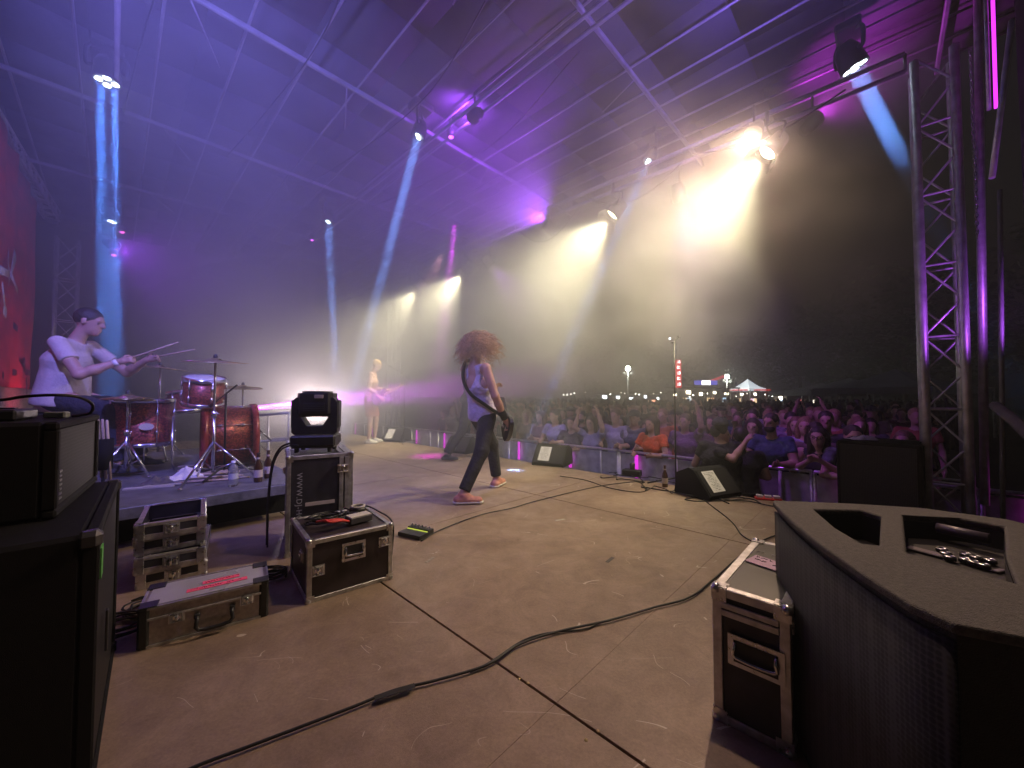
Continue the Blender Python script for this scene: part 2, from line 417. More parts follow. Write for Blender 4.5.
# dark gear beside the tower at the right edge
def pole(name, label, px, y0, y1, Y, r, m=None, tilt=0):
    a, b = at(px, y1, Y), at(px+tilt, y0, Y); o = MB().tube([a, b], r, 12).build(name, m or truss_m); return tag(o, label, 'pole')
bpole = mat('dark_pole', (0.10,0.10,0.11), 0.5, 0.2, 0.2, 20)
pole('support_pole', 'plain grey tube standing just right of the truss tower', 985, -60, 505, 3.3, 0.028, truss_m, -8)
pole('support_pole', 'thin dark tube further right beside the black drape', 1003, 190, 520, 2.9, 0.014, bpole, -3)
tb = thing('strip_light', 'vertical magenta light strip glowing at the upper right edge', 'light strip', (0,0,0))
a, b = at(996, 108, 2.9), at(991, -60, 2.9)
MB().tube([a,b], 0.010, 10).build('tube', mat('magenta_tube', (0.5,0.1,0.5), 0.4, 0, emit=(0.75,0.03,1.0), estr=1.6), tb)
o_ = Vector((-0.03,0.02,0)); MB().tube([a+o_,b+o_], 0.012, 8).build('holder', truss_m, tb)
ap = at(1012, 20, 2.6); bp_ = at(992, 178, 2.6)
tag(MB().tube([ap, bp_], 0.016, 10).build('brace_tube', truss_m), 'pale slanting brace tube at the upper right corner', 'pole')
def drape(name, label, pts, z0, z1, m, folds=9, amp=0.05, cat='drape'):
    P = smooth_pts([(x, y, 0) for x, y in pts], 14); b = MB(); n = len(P); vs = []
    for k, p in enumerate(P):
        t = (P[min(k+1,n-1)]-P[max(k-1,0)]).normalized(); nn = Vector((-t.y, t.x, 0))
        q = p + nn*amp*math.sin(k*0.9+0.5*math.sin(k*0.37))
        for j in range(7): vs.append(q + nn*0.02*math.sin(j*1.3+k*0.5) + Vector((0,0,z0+(z1-z0)*j/6)))
    fs = [(k*7+j, (k+1)*7+j, (k+1)*7+j+1, k*7+j+1) for k in range(n-1) for j in range(6)]
    b.add(vs, fs, True); o = b.build(name, m); s = o.modifiers.new('s', 'SOLIDIFY'); s.thickness = 0.006
    return tag(o, label, cat)
q0 = S(TN-0.25, TW-0.42); q1 = S(TN-0.5, TW-2.8)
drape('black_drape', 'black stage drape hanging beside the truss tower at the right edge', [(q0.x,q0.y),((q0.x+q1.x)/2,(q0.y+q1.y)/2),(q1.x,q1.y)], 0.0, 4.3, mat('side_drape', (0.03,0.022,0.04), 0.9, 0, 0.4, 6, 0.4, 60))
q0 = at(1000, 410, 2.6); q1 = at(1075, 470, 1.9)
tag(MB().tube([q0+Vector((-.03,0,.03)), q1], 0.030, 10).tube([q0, q1+Vector((0,0,-.07))], 0.02, 8).build('hanging_tarp', mat('tarp', (0.06,0.045,0.07), 0.85, 0, .3, 12)), 'rolled dark tarp edge slanting down at the right edge', 'tarp')
# motor chain
ch = MB()
for i in range(46):
    z = 3.9 - i*0.035; c = at(972, 100, 3.15); c.z = z
    M_ = Mz(YAW_N if i % 2 else YAW_N+math.pi/2)
    ch.tube([c + M_ @ Vector((0.009*math.cos(a), 0, 0.022*math.sin(a))) for a in [2*math.pi*k/8 for k in range(8)]], 0.0035, 5, closed=True)
tag(ch.build('hoist_chain', steel), 'hoist chain hanging beside the truss tower', 'chain')

# ------------------------------------------------------------------ red banner with bone marks
bn = thing('banner', 'red backdrop banner with white crossed bone marks at the left edge', 'banner', S(-1.0, 3.3, 0), R(136))
def banner_mat():
    m = mat('banner_cloth', (0.50,0.035,0.06), 0.85, 0, 0.35, 3.0, 0.3, 60); return m
vs = []; fs = []; nx, nz = 40, 12; xe = 10.7-3.3
for i in range(nx+1):
    for j in range(nz+1):
        x = -1.0 + (xe+1.0)*i/nx; vs.append((x, 0.035*math.sin(x*7)+0.012*math.sin(x*19+j*.7), 1.12 + (4.28-1.12)*j/nz))
fs = [(i*(nz+1)+j, (i+1)*(nz+1)+j, (i+1)*(nz+1)+j+1, i*(nz+1)+j+1) for i in range(nx) for j in range(nz)]
o = MB().add(vs, fs, True).build('cloth', banner_mat(), bn); o.modifiers.new('s','SOLIDIFY').thickness = 0.005
def on_banner(px, py):                                       # where a pixel's sight line meets the cloth, in banner coordinates
    d = ray(px, py); s_ = (-0.955)/d.dot(NV); p = Vector((0,0,1)) + d*s_
    return Vector((p.dot(WV)-3.3, -0.045, p.z))
bw = mat('bone_paint', (0.62,0.58,0.56), 0.8, 0, 0.2, 12)
for pts, r in ((((14.5,255),(10.5,273),(10,275)), (0.10,0.05,0.04)), (((-4,268),(4,272),(9,274)), (0.06,0.05,0.05)), (((10,274),(14,283),(17,291)), (0.045,0.035,0.045)), (((8,250),(7.5,262),(9,273),(8,286)), (0.015,0.02,0.03,0.012))):
    P = [on_banner(*q) for q in pts]; mb = MB(); mb.tube(P, list(r), 10)
    mb.v = [(x, -0.05+(y+0.045)*0.08, z) for x, y, z in mb.v]; mb.build('bone_mark', bw, bn)
P = [on_banner(*q) for q in ((1.5,283),(3,295),(4.5,310))]; mb = MB().tube(P, [0.04,0.045,0.04], 10); mb.ball(P[-1]+Vector((0.04,0,-0.02)), 0.07); mb.ball(P[-1]+Vector((-0.06,0,-0.02)), 0.06)
mb.v = [(x, -0.05+(y+0.045)*0.08, z) for x, y, z in mb.v]; mb.build('bone_mark', bw, bn)
dk = mat('banner_dark_paint', (0.06,0.01,0.02), 0.9)
for pts in (((22,360),(24,366),(24,372)),((25,372),(30,373)),((26,378),(26.5,394)),((24,358),(25,372)),((12,372),(16,373)),((2,374),(3,377)),((13,325),(17,329))):
    P = [on_banner(*q) for q in pts]; mb = MB().tube(P, 0.045, 8); mb.v = [(x, -0.05+(y+0.045)*0.06, z) for x, y, z in mb.v]; mb.build('paint_mark', dk, bn)
MB().tube([(-1.0,0,4.30),(xe,0,4.30)], 0.025, 8).build('rod', alu, bn)
# pale gritty wall panel under the banner
wl = MB(); wl.box(S(-1.03, 7.2, 0.55), (0.03, 8.0, 1.13), Mz(YAW_N)); tag(wl.build('stone_print_panel', mat('stone_print', (0.30,0.27,0.24), 0.9, 0, 0.75, 26, 0.8, 60)), 'pale gritty stone patterned strip under the red banner', 'wall panel')
# black back drape behind the kit
dr0, dr1 = S(-1.5, 3), S(-1.5, 14.0)
drape('black_backdrop', 'dark drape closing the back of the stage behind the drums', [(dr0.x,dr0.y),((dr0.x+dr1.x)/2,(dr0.y+dr1.y)/2),(dr1.x,dr1.y)], 0.0, 4.6, mat('back_drape', (0.02,0.02,0.028), 0.9, 0, .4, 5), amp=0.06)

# ------------------------------------------------------------------ air
hz = MB(); hz.box((0, 30, 2.4), (150, 150, 9.4)); ho = hz.build('haze', None) if False else None
def volmat(name, col, dens, aniso):
    m = bpy.data.materials.new(name); m.use_nodes = True; t = m.node_tree; t.nodes.remove(t.nodes['Principled BSDF'])
    v = t.nodes.new('ShaderNodeVolumePrincipled'); v.inputs['Color'].default_value = (*col, 1); v.inputs['Density'].default_value = dens
    v.inputs['Anisotropy'].default_value = aniso
    t.links.new(v.outputs[0], t.nodes['Material Output'].inputs['Volume']); return m, v
hm, _ = volmat('night_haze', (0.85,0.88,0.95), 0.0065, 0.35)
hz = MB(); hz.box((0, 40, 6.0), (170, 150, 16.4)); ho = hz.build('haze', hm); ho['kind'] = 'stuff'; ho['label'] = 'thin night haze over the stage and field'
def smoke(name, label, c, d, rz, dens, scale, lo=0.42, hi=0.72, aniso=0.35, seed=0.0, floor=0.15):
    m, v = volmat(name, (0.94,0.94,0.95), dens, aniso); t = m.node_tree; L = t.links; N = t.nodes.new
    tc = N('ShaderNodeTexCoord')
    mp = N('ShaderNodeMapping'); mp.inputs['Location'].default_value = (seed, seed*0.7, seed*0.3); mp.inputs['Scale'].default_value = (scale,)*3
    L.new(tc.outputs['Object'], mp.inputs['Vector'])
    n = N('ShaderNodeTexNoise'); n.inputs['Scale'].default_value = 1.0; n.inputs['Detail'].default_value = 2; n.inputs['Distortion'].default_value = 0.4
    L.new(mp.outputs[0], n.inputs['Vector'])
    r = N('ShaderNodeMapRange'); r.interpolation_type = 'SMOOTHSTEP'; r.inputs[1].default_value = lo; r.inputs[2].default_value = hi; r.inputs[3].default_value = floor; r.inputs[4].default_value = 1
    L.new(n.outputs[0], r.inputs[0])
    # fall-off towards the cloud's rim (object space, radii = half extents)
    sc = N('ShaderNodeVectorMath'); sc.operation = 'DIVIDE'; L.new(tc.outputs['Object'], sc.inputs[0]); sc.inputs[1].default_value = (d[0]/2, d[1]/2, d[2]/2)
    ln = N('ShaderNodeVectorMath'); ln.operation = 'LENGTH'; L.new(sc.outputs[0], ln.inputs[0])
    r2 = N('ShaderNodeMapRange'); r2.interpolation_type = 'SMOOTHSTEP'; r2.inputs[1].default_value = 0.25; r2.inputs[2].default_value = 0.98; r2.inputs[3].default_value = 1; r2.inputs[4].default_value = 0
    L.new(ln.outputs['Value'], r2.inputs[0])
    a = N('ShaderNodeMath'); a.operation = 'MULTIPLY'; L.new(r.outputs[0], a.inputs[0]); L.new(r2.outputs[0], a.inputs[1])
    b = N('ShaderNodeMath'); b.operation = 'MULTIPLY'; L.new(a.outputs[0], b.inputs[0]); b.inputs[1].default_value = dens
    L.new(b.outputs[0], v.inputs['Density'])
    mb = MB(); mb.ball((0,0,0), (d[0]/2, d[1]/2, d[2]/2), 24); o = mb.build(name, m); o.location = c; o.rotation_euler = (0,0,rz)
    o['kind'] = 'stuff'; o['label'] = label; return o
smoke('stage_smoke', 'smoke filling the air over the stage', S(2.3, 7.0, 2.7), (10.5, 14.5, 8.6), YAW_N, 0.40, 0.7, 0.35, 0.75, 0.40, floor=0.4)
smoke('smoke_cloud', 'bright smoke cloud rising behind the drums and bassist', S(2.2, 7.7, 1.3), (4.8, 6.0, 4.0), YAW_N, 0.95, 1.3, 0.38, 0.68, 0.45, seed=3.1)
smoke('smoke_cloud', 'yellow lit smoke cloud rolling under the front lights towards the crowd', S(4.2, 3.0, 2.1), (5.6, 7.4, 5.0), YAW_N, 0.55, 1.5, 0.36, 0.66, 0.45, seed=7.7)
smoke('smoke_wisp', 'thin smoke added to make the short blue beam show at the roof corner', at(874,105,3.75), (1.8,1.8,1.6), 0, 0.6, 2.0, 0.3, 0.6, 0.3, seed=1.7, floor=0.5)  # wisp added so the blue corner beam shows
# ------------------------------------------------------------------ gear
def text_mesh(name, s, size, m, parent, M4, extrude=0.0008, spacing=1.0):
    c = bpy.data.curves.new('t', 'FONT'); c.body = s; c.size = size; c.extrude = extrude; c.align_x = 'CENTER'; c.align_y = 'CENTER'; c.space_character = spacing
    o = bpy.data.objects.new('t', c); COL.objects.link(o); bpy.context.view_layer.update()
    me = bpy.data.meshes.new_from_object(o.evaluated_get(bpy.context.evaluated_depsgraph_get()))
    bpy.data.objects.remove(o); bpy.data.curves.remove(c); me.name = name; me.materials.clear(); me.materials.append(m)
    q = bpy.data.objects.new(name, me); COL.objects.link(q); q.parent = parent; q.matrix_local = M4; return q
def scribble(mb, x0, y0, x1, y1, h, z, seed, M=None, thick=0.0012):
    """pen strokes between two points: small unreadable handwriting"""
    r = random.Random(seed); a = Vector((x0, y0, z)); b = Vector((x1, y1, z)); L = (b-a).length; d = (b-a)/L; n = Vector((-d.y, d.x, 0)); s = 0
    while s < L:
        k = r.uniform(0.5, 1.0)*h; pts = [a + d*(s+k*t*0.35) + n*(r.uniform(-0.5, 0.5)*h) for t in range(4)]
        mb.tube([(M @ p if M is not None else p) for p in pts], thick, 4, False, False); s += k*1.35 + (h if r.random() < 0.15 else 0)
def plate_with_holes(outer, holes, z0, z1):
    from mathutils.geometry import tessellate_polygon
    def ccw(p): return sum(p[i-1][0]*p[i][1]-p[i][0]*p[i-1][1] for i in range(len(p))) > 0
    polys = [outer if ccw(outer) else outer[::-1]] + [h[::-1] if ccw(h) else h for h in holes]
    tri = tessellate_polygon([[Vector((x, y, 0)) for x, y in p] for p in polys]); fl = [q for p in polys for q in p]; n = len(fl)
    vs = [(x, y, z1) for x, y in fl]+[(x, y, z0) for x, y in fl]; fs = []
    for t in tri:
        a, b, c = t; A_ = (fl[b][0]-fl[a][0])*(fl[c][1]-fl[a][1])-(fl[b][1]-fl[a][1])*(fl[c][0]-fl[a][0])
        if A_ < 0: a, c = c, a
        fs += [(a, b, c), (c+n, b+n, a+n)]
    k = 0
    for p in polys:
        m_ = len(p); fs += [(k+i, k+n+i, k+n+(i+1) % m_, k+(i+1) % m_) for i in range(m_)]; k += m_
    me = bpy.data.meshes.new('top_panel'); me.from_pydata(vs, [], fs); me.update(); return me
corner_m = mat('case_corner', (0.62,0.62,0.64), 0.3, 0.95, 0.2, 40)
def butterfly(parent, M, s=0.055):
    """recessed latch: dish, frame, wing; M maps local (x right, y up, z out) to case space"""
    b = MB(); b.prism([(-s,-s*.8),(s,-s*.8),(s,s*.8),(-s,s*.8)], 0, 0.004, M); lt = b.build('latch', corner_m, parent)
    b = MB(); b.tube([M @ Vector((-s*.7,-s*.6,0.007)), M @ Vector((s*.7,-s*.6,0.007)), M @ Vector((s*.7,s*.6,0.007)), M @ Vector((-s*.7,s*.6,0.007))], 0.004, 6, closed=True, smooth=False)
    b.build('latch_frame', corner_m, lt)
    b = MB(); b.prism([(-s*.38,-s*.15),(s*.38,-s*.15),(s*.38,s*.35),(-s*.38,s*.35)], 0.005, 0.013, M); b.tube([M @ Vector((0,-s*.5,0.010)), M @ Vector((0,s*.5,0.010))], 0.006, 8)
    b.build('latch_wing', steel, lt); return lt
def handle(parent, M, w=0.085, h=0.055):
    b = MB(); b.prism([(-w,-h),(w,-h),(w,h),(-w,h)], 0, 0.004, M)
    p = b.build('handle', corner_m, parent)
    b = MB(); b.prism([(-w*.78,-h*.7),(w*.78,-h*.7),(w*.78,h*.7),(-w*.78,h*.7)], 0.0045, 0.006, M); b.build('handle_dish', black_metal, p)
    b = MB(); b.tube([M @ Vector(q) for q in smooth_pts([(-w*.72,h*.55,0.006),(-w*.72,h*.2,0.014),(-w*.66,-h*.3,0.016),(w*.66,-h*.3,0.016),(w*.72,h*.2,0.014),(w*.72,h*.55,0.006)],3)], 0.0055, 8); b.build('handle_bar', steel, p)
    return p
def face_M(origin, right, up, out):
    M = Matrix((right, up, out)).transposed().to_4x4(); M.translation = Vector(origin); return M
def flight_case(name, label, loc, rz, L, D, H, lam, lid=None, edge=0.022, group=None, top_m=None):
    t = thing(name, label, 'flight case', loc, rz, group)
    e = edge
    b = MB(); b.box((L/2,D/2,H/2), (L-0.012,D-0.012,H-0.012)); b.build('panel', lam, t)
    if top_m is not None: b = MB(); b.box((L/2,D/2,H-0.004), (L-2*e,D-2*e,0.004)); b.build('top_panel', top_m, t)
    r = MB()
    hs = [0.0, H] if not lid else [0.0, H]
    def rail(c, d): r.box(c, d, None, 0.002)
    for z, sg in ((0, 1), (H, -1)):
        for y in (0, D): rail((L/2, y + (e/2 if y == 0 else -e/2), z+sg*0.003), (L-2*e, e, 0.007)); rail((L/2, y + (0.002 if y == 0 else -0.002), z+sg*e/2), (L-2*e, 0.006, e-0.001))
        for x in (0, L): rail((x + (e/2 if x == 0 else -e/2), D/2, z+sg*0.003), (e, D-2*e, 0.007)); rail((x + (0.002 if x == 0 else -0.002), D/2, z+sg*e/2), (0.006, D-2*e, e-0.001))
    for x in (0, L):
        for y in (0, D):
            rail((x + (0.002 if x == 0 else -0.002), y + (e/2 if y == 0 else -e/2), H/2), (0.0062, e, H-2*e)); rail((x + (e/2 if x == 0 else -e/2), y + (0.002 if y == 0 else -0.002), H/2), (e, 0.0062, H-2*e))
    r.build('edge_rail', alu, t)
    for x in (0, L):
        for y in (0, D):
            for z in (0, H):
                c = MB(); sx, sy, sz = (1 if x == 0 else -1), (1 if y == 0 else -1), (1 if z == 0 else -1)
                c.ball((x+sx*0.008, y+sy*0.008, z+sz*0.008), 0.017, 8)
                k = e*1.5
                c.box((x+sx*k/2, y+sy*k/2, z-sz*0.001), (k,k,0.004)); c.box((x-sx*0.0015, y+sy*k/2, z+sz*k/2), (0.004,k,k)); c.box((x+sx*k/2, y-sy*0.0015, z+sz*k/2), (k,0.004,k))
                c.build('corner', corner_m, t)
    if lid:
        b = MB()
        axis, pos = lid
        if axis == 'z':
            for dz in (-0.011, 0.011):
                b.box((L/2, -0.002, pos+dz), (L-2*e, 0.006, 0.018), None, .001); b.box((L/2, D+0.002, pos+dz), (L-2*e, 0.006, 0.018), None, .001)
                b.box((-0.002, D/2, pos+dz), (0.006, D-2*e, 0.018), None, .001); b.box((L+0.002, D/2, pos+dz), (0.006, D-2*e, 0.018), None, .001)
        else:
            for dx in (-0.017, 0.017):
                b.box((pos+dx, -0.002, H/2), (0.026, 0.006, H-2*e), None, .001); b.box((pos+dx, D+0.002, H/2), (0.026, 0.006, H-2*e), None, .001)
                b.box((pos+dx, D/2, H+0.002), (0.026, D-2*e, 0.006), None, .001)
        b.build('lid_rail', alu, t)
    return t
FX, FY, FZ = Vector((1,0,0)), Vector((0,1,0)), Vector((0,0,1))
def front(x, z, y=-0.004): return face_M((x, y, z), FX, FZ, -FY)
def leftf(y, z, x=-0.004): return face_M((x, y, z), -FY, FZ, -FX)

# ---- speaker cabinet and amplifier, bottom left
grille_m = bpy.data.materials.new('woven_grille'); grille_m.use_nodes = True
t_ = grille_m.node_tree; b_ = t_.nodes['Principled BSDF']; tc_ = t_.nodes.new('ShaderNodeTexCoord'); ck = t_.nodes.new('ShaderNodeTexVoronoi'); ck.inputs['Scale'].default_value = 95; ck.inputs['Randomness'].default_value = 0.15
t_.links.new(tc_.outputs['Object'], ck.inputs['Vector']); cr = t_.nodes.new('ShaderNodeValToRGB'); cr.color_ramp.elements[0].color = (0.008,0.008,0.009,1); cr.color_ramp.elements[0].position = .35; cr.color_ramp.elements[1].color = (0.03,0.028,0.032,1); cr.color_ramp.elements[1].position = .6
t_.links.new(ck.outputs['Distance'], cr.inputs[0]); t_.links.new(cr.outputs[0], b_.inputs['Base Color']); b_.inputs['Roughness'].default_value = 0.6; b_.inputs['Specular IOR Level'].default_value = 0.25
def cab(name, label, cat, loc, rz, L, D, H, gm, corners=True):
    t = thing(name, label, cat, loc, rz)
    b = MB(); b.box((L/2, D/2+0.008, H/2), (L, D-0.016, H), None, 0.010); b.build('cabinet', tolex, t)
    f = MB(); w = 0.024
    f.box((L/2, 0.005, w/2), (L, 0.03, w), None, 0.006); f.box((L/2, 0.005, H-w/2), (L, 0.03, w), None, 0.006)
    f.box((w/2, 0.005, H/2), (w, 0.03, H-2*w), None, 0.004); f.box((L-w/2, 0.005, H/2), (w, 0.03, H-2*w), None, 0.004); f.build('front_frame', tolex, t)
    g = MB(); g.box((L/2, 0.004, H/2), (L-2*w, 0.012, H-2*w)); g.build('grille', gm, t)
    if corners:
        for x in (0, L):
            for z in (0, H):
                MB().box((x+(0.018 if x == 0 else -0.018), 0.008, z+(0.018 if z == 0 else -0.018)), (0.045, 0.045, 0.045), None, 0.015).build('corner_protector', mat('corner_plastic', (0.05,0.05,0.06), 0.25), t)
    return t
A1 = Vector((-1.02,0.95,0)); A2 = Vector((-1.58,1.55,0)); rzc = math.atan2(A2.y-A1.y, A2.x-A1.x)
cb = cab('guitar_cabinet', 'large black speaker cabinet standing on the floor at the left edge, under the small amplifier', 'speaker cabinet', A1, rzc, (A2-A1).length, 0.42, 0.665, grille_m)
MB().box((0.035, -0.0125, 0.585), (0.045, 0.003, 0.075)).build('green_sticker', mat('green_sticker', (0.12,0.45,0.10), 0.6, 0, .3, 40), cb)
handl = MB(); handl.box((0.30, -0.012, 0.30), (0.02,0.006,0.12), None, .004); handl.build('side_plate', black_plastic, cb)
B1 = Vector((-1.243,1.047,0.668)); B2 = Vector((-1.617,1.5,0.668)); rzb = math.atan2(B2.y-B1.y, B2.x-B1.x)
am = cab('amplifier', 'small black amplifier with a mesh front on top of the big cabinet', 'amplifier', B1, rzb, (B2-B1).length, 0.27, 0.262, grille_m, False)
lg = MB()
for i in range(7): lg.box((0.055, -0.006, 0.045+i*0.0125), (0.028-0.004*(i % 3), 0.003, 0.005))
lg.build('badge', mat('badge', (0.45,0.45,0.47), 0.3, 0.8), am)
for k in range(4): MB().lathe([(0.014,-0.006),(0.012,0),(0.0,0)], (0.06+0.15*k, 0.05, -0.001)).build('foot', rubber, am)
# things on the amplifier
pc = at(43, 419, 1.12)
px_ = thing('pedal_box', 'flat black pedal box lying on the small amplifier', 'effects box', (pc.x-0.10, pc.y-0.03, 0.9305), rzb)
MB().box((0.02,0,0.016),(0.20,0.11,0.030),None,0.005).build('body', black_plastic, px_)
MB().box((0.06,-0.0,0.033),(0.03,0.05,0.004),None,.001).build('switch_plate', black_metal, px_)
pts = [at(-40,401,1.15), at(0,400,1.13), at(25,396.5,1.12), at(55,395,1.15), at(78,397,1.2), at(92,404,1.26), at(90,413,1.30), at(72,416.5,1.28)]
tag(MB().tube(smooth_pts(pts,6), 0.0045, 8).build('cable', rubber), 'black cable arching over the small amplifier', 'cable')
p = at(57, 413, 1.2); tg = thing('tape_roll', 'small grey gadget with a white tag on the amplifier top', 'gadget', (p.x, p.y, 0.9305), 0.4)
MB().box((0,0,0.011),(0.05,0.03,0.02),None,.004).build('body', mat('grey_plastic', (0.25,0.27,0.27), .5), tg)
# sticks standing behind the cabinet
for i, (x, y) in enumerate(((98,418),(102.5,419),(107,420))):
    a = at(x, y, 2.9); b2 = at(x+3.5, y+60, 2.9)
    o = MB().tube([b2, a+Vector((0,0,-.012)), a], [0.0085,0.0085,0.006], 8).build('drumstick', mat('stick_wood', (0.55,0.42,0.28), 0.5, 0, .15, 30)); tag(o, ('left','middle','right')[i]+' one of three pale drumsticks standing in the holder behind the amplifier', 'drumstick', 'spare drumsticks in the holder')
a = at(104, 452, 2.9); hb = MB(); hb.lathe([(0.0,-0.13),(0.05,-0.13),(0.052,0.10),(0.047,0.10),(0.045,-0.12)], a, None, 16)
tag(hb.build('stick_holder', black_cloth), 'black stick holder hanging beside the floor tom', 'holder')
lp = thing('holder_post', 'thin post carrying the stick holder', 'stand', (a.x, a.y, RZ)); MB().tube([(0,0,0),(0,0,a.z-RZ-0.12)], 0.011, 8).build('post', black_metal, lp)
MB().lathe([(0.0,0.008),(0.10,0.008),(0.10,0.0),(0.0,0.0)]).build('foot', black_metal, lp)

# ---- stack of open metal case frames
def case_frame(i, label):
    H = 0.082; z = i*0.0845; L, D = 0.28, 0.455
    t = thing('case_frame', label, 'case lid', (-1.932+0.014*math.sin(i*2.3), 2.0+0.012*math.cos(i*3.1), z+0.002), R(38.5+(0,-3,2.5,0)[i]), 'stacked case lids')
    f = MB(); w = 0.016
    for (c, d) in (((L/2,w/2,H/2),(L,w,H)), ((L/2,D-w/2,H/2),(L,w,H)), ((w/2,D/2,H/2),(w,D-2*w,H)), ((L-w/2,D/2,H/2),(w,D-2*w,H))): f.box(c, d)
    f.build('wall', laminate, t)
    r = MB(); e = 0.02
    for z_ in (0.0, H):
        s_ = 1 if z_ == 0 else -1; e = 0.027 if z_ == 0 else 0.016
        for y in (0, D): r.box((L/2, y, z_+s_*e/2), (L-0.06, 0.006, e), None, .0015); r.box((L/2, y+(0.010 if y==0 else -0.010), z_), (L-0.06, 0.022, 0.004))
        for x in (0, L): r.box((x, D/2, z_+s_*e/2), (0.006, D-0.06, e), None, .0015); r.box((x+(0.010 if x==0 else -0.010), D/2, z_), (0.022, D-0.06, 0.004))
    r.build('edge_rail', mat('bright_rail', (0.66,0.63,0.58), 0.35, 0.8, .25, 30), t)
    for x in (0, L):
        for y in (0, D):
            c = MB(); sx, sy = (1 if x == 0 else -1), (1 if y == 0 else -1)
            c.box((x-sx*0.003, y+sy*0.017, H/2), (0.006, 0.036, H+0.004), None, .002); c.box((x+sx*0.017, y-sy*0.003, H/2), (0.036, 0.006, H+0.004), None, .002)
            c.ball((x+sx*0.004, y+sy*0.004, H-0.008), 0.013, 8); c.ball((x+sx*0.004, y+sy*0.004, 0.010), 0.013, 8)
            c.build('corner', corner_m, t)
    butterfly(t, front(L*0.5, H*0.52, -0.004), 0.034); butterfly(t, leftf(D*0.3, H*0.52), 0.034)
    return t
for i, l in enumerate(('lowest metal edged case lid of the stack, at the floor', 'second metal edged case lid from the bottom of the stack', 'case lid just below the open topmost one', 'open metal edged case frame on top of the stack')): case_frame(i, l)

# ---- silver suitcase with pink tape
sc_ = thing('equipment_case', 'long silver aluminium case with black corners and pink tape on its lid', 'case', (-1.468,1.54,0.0), R(34.5))
L, D, H = 0.43, 0.24, 0.158
brush = mat('brushed_aluminium', (0.42,0.38,0.36), 0.38, 0.7, 0.2, 60, 0.2, 200)
b = MB(); b.box((L/2,D/2,0.055),(L-0.008,D-0.008,0.106)); b.build('body', brush, sc_)
b = MB(); b.box((L/2,D/2,0.133),(L-0.008,D-0.008,0.046)); b.build('lid', brush, sc_)
tp = MB(); tp.box((L/2,D/2,0.1575),(L-0.03,D-0.03,0.003)); tp.build('top_sheet', mat('grey_top_sheet', (0.50,0.50,0.56), 0.3, 0.35, 0.12, 5), sc_)
r = MB()
for y in (0, D): r.box((L/2,y,0.004),(L-.05,0.008,0.012)); r.box((L/2,y,0.154),(L-.05,0.008,0.010)); r.box((L/2,y,0.110),(L-.05,0.006,0.010),None,.002)
for x in (0, L): r.box((x,D/2,0.004),(0.008,D-.05,0.012)); r.box((x,D/2,0.154),(0.008,D-.05,0.010)); r.box((x,D/2,0.110),(0.006,D-.05,0.010),None,.002)
r.build('edge_rail', alu, sc_)
for x in (0, L):
    for y in (0, D):
        c = MB(); sx, sy = (1 if x == 0 else -1), (1 if y == 0 else -1)
        c.box((x+sx*0.014, y+sy*0.014, H/2-0.001), (0.036,0.036,H+0.006), None, 0.008); c.box((x+sx*0.026, y+sy*0.026, H), (0.06,0.06,0.008), None, 0.004)
        c.build('corner_protector', black_plastic, sc_)
M = front(L*0.56, 0.062); hb = MB(); hb.tube([M @ Vector(q) for q in smooth_pts([(-.06,.018,0),(-.058,.012,.02),(-.052,-.026,.03),(.052,-.026,.03),(.058,.012,.02),(.06,.018,0)],3)], 0.0075, 8)
hb.box((L*0.56-0.06,-0.008,0.082),(0.02,0.014,0.02),None,.003); hb.box((L*0.56+0.06,-0.008,0.082),(0.02,0.014,0.02),None,.003); hb.build('handle', black_plastic, sc_)
for x in (L*0.27, L*0.82): butterfly(sc_, front(x, 0.098), 0.026)
pink = mat('pink_tape', (0.95,0.10,0.24), 0.55, 0, .08, 60)
ink = mat('red_ink', (0.35,0.01,0.05), 0.6)
for (cx, cyy, w) in ((0.255,0.135,0.135),(0.245,0.082,0.215)):
    t1 = MB(); t1.box((cx,cyy,0.1602),(w,0.032,0.0014),Mz(0.03)); to = t1.build('tape_strip', pink, sc_)
    s1 = MB(); scribble(s1, cx-w*0.44, cyy-.003, cx+w*0.42, cyy+.004, 0.014, 0.1615, int(cx*1000)); s1.build('handwriting', ink, to)

# ---- rack case, front
rk = flight_case('rack_case', 'low black rack case with aluminium edges, cables and a small box on its lid', (-0.985,1.878,0), R(38.6), 0.42, 0.445, 0.298, laminate_brown, None)
handle(rk, front(0.215, 0.205), 0.058, 0.045)
butterfly(rk, front(0.375, 0.215), 0.032); butterfly(rk, front(0.045, 0.15), 0.032)
butterfly(rk, leftf(0.10, 0.20), 0.032)
m = MB()
for x in (0.06, 0.36): m.lathe([(0.006,0),(0.005,0.003),(0,0.003)], (0,0,0), None, 8); 
RC = Matrix.Translation((-0.985,1.878,0.298)) @ Matrix.Rotation(R(38.6), 4, 'Z')
def onrk(x, y, z=0.0): return RC @ Vector((x, y, z))
di = thing('interface_box', 'small grey box with a pale top on the rack case lid', 'box', onrk(0.285,0.15,0.002), R(38.6+8))
MB().box((0,0,0.019),(0.125,0.075,0.036),None,.004).build('body', mat('dark_grey_metal', (0.09,0.085,0.10), .45, .3), di)
MB().box((0,0,0.0385),(0.118,0.068,0.003),None,.001).build('top_plate', mat('pale_plate', (0.62,0.58,0.56), .4, 0, .1, 40), di)
rr_ = random.Random(3); pts = []
for k in range(90):
    a = k*0.42; rx = 0.085+0.018*math.sin(k*.31); ry = 0.055+0.012*math.cos(k*.23)
    pts.append(onrk(0.14+rx*math.cos(a)+0.012*rr_.uniform(-1,1), 0.24+ry*math.sin(a)+0.012*rr_.uniform(-1,1), 0.008+0.0007*k*0.6+0.003*rr_.random()))
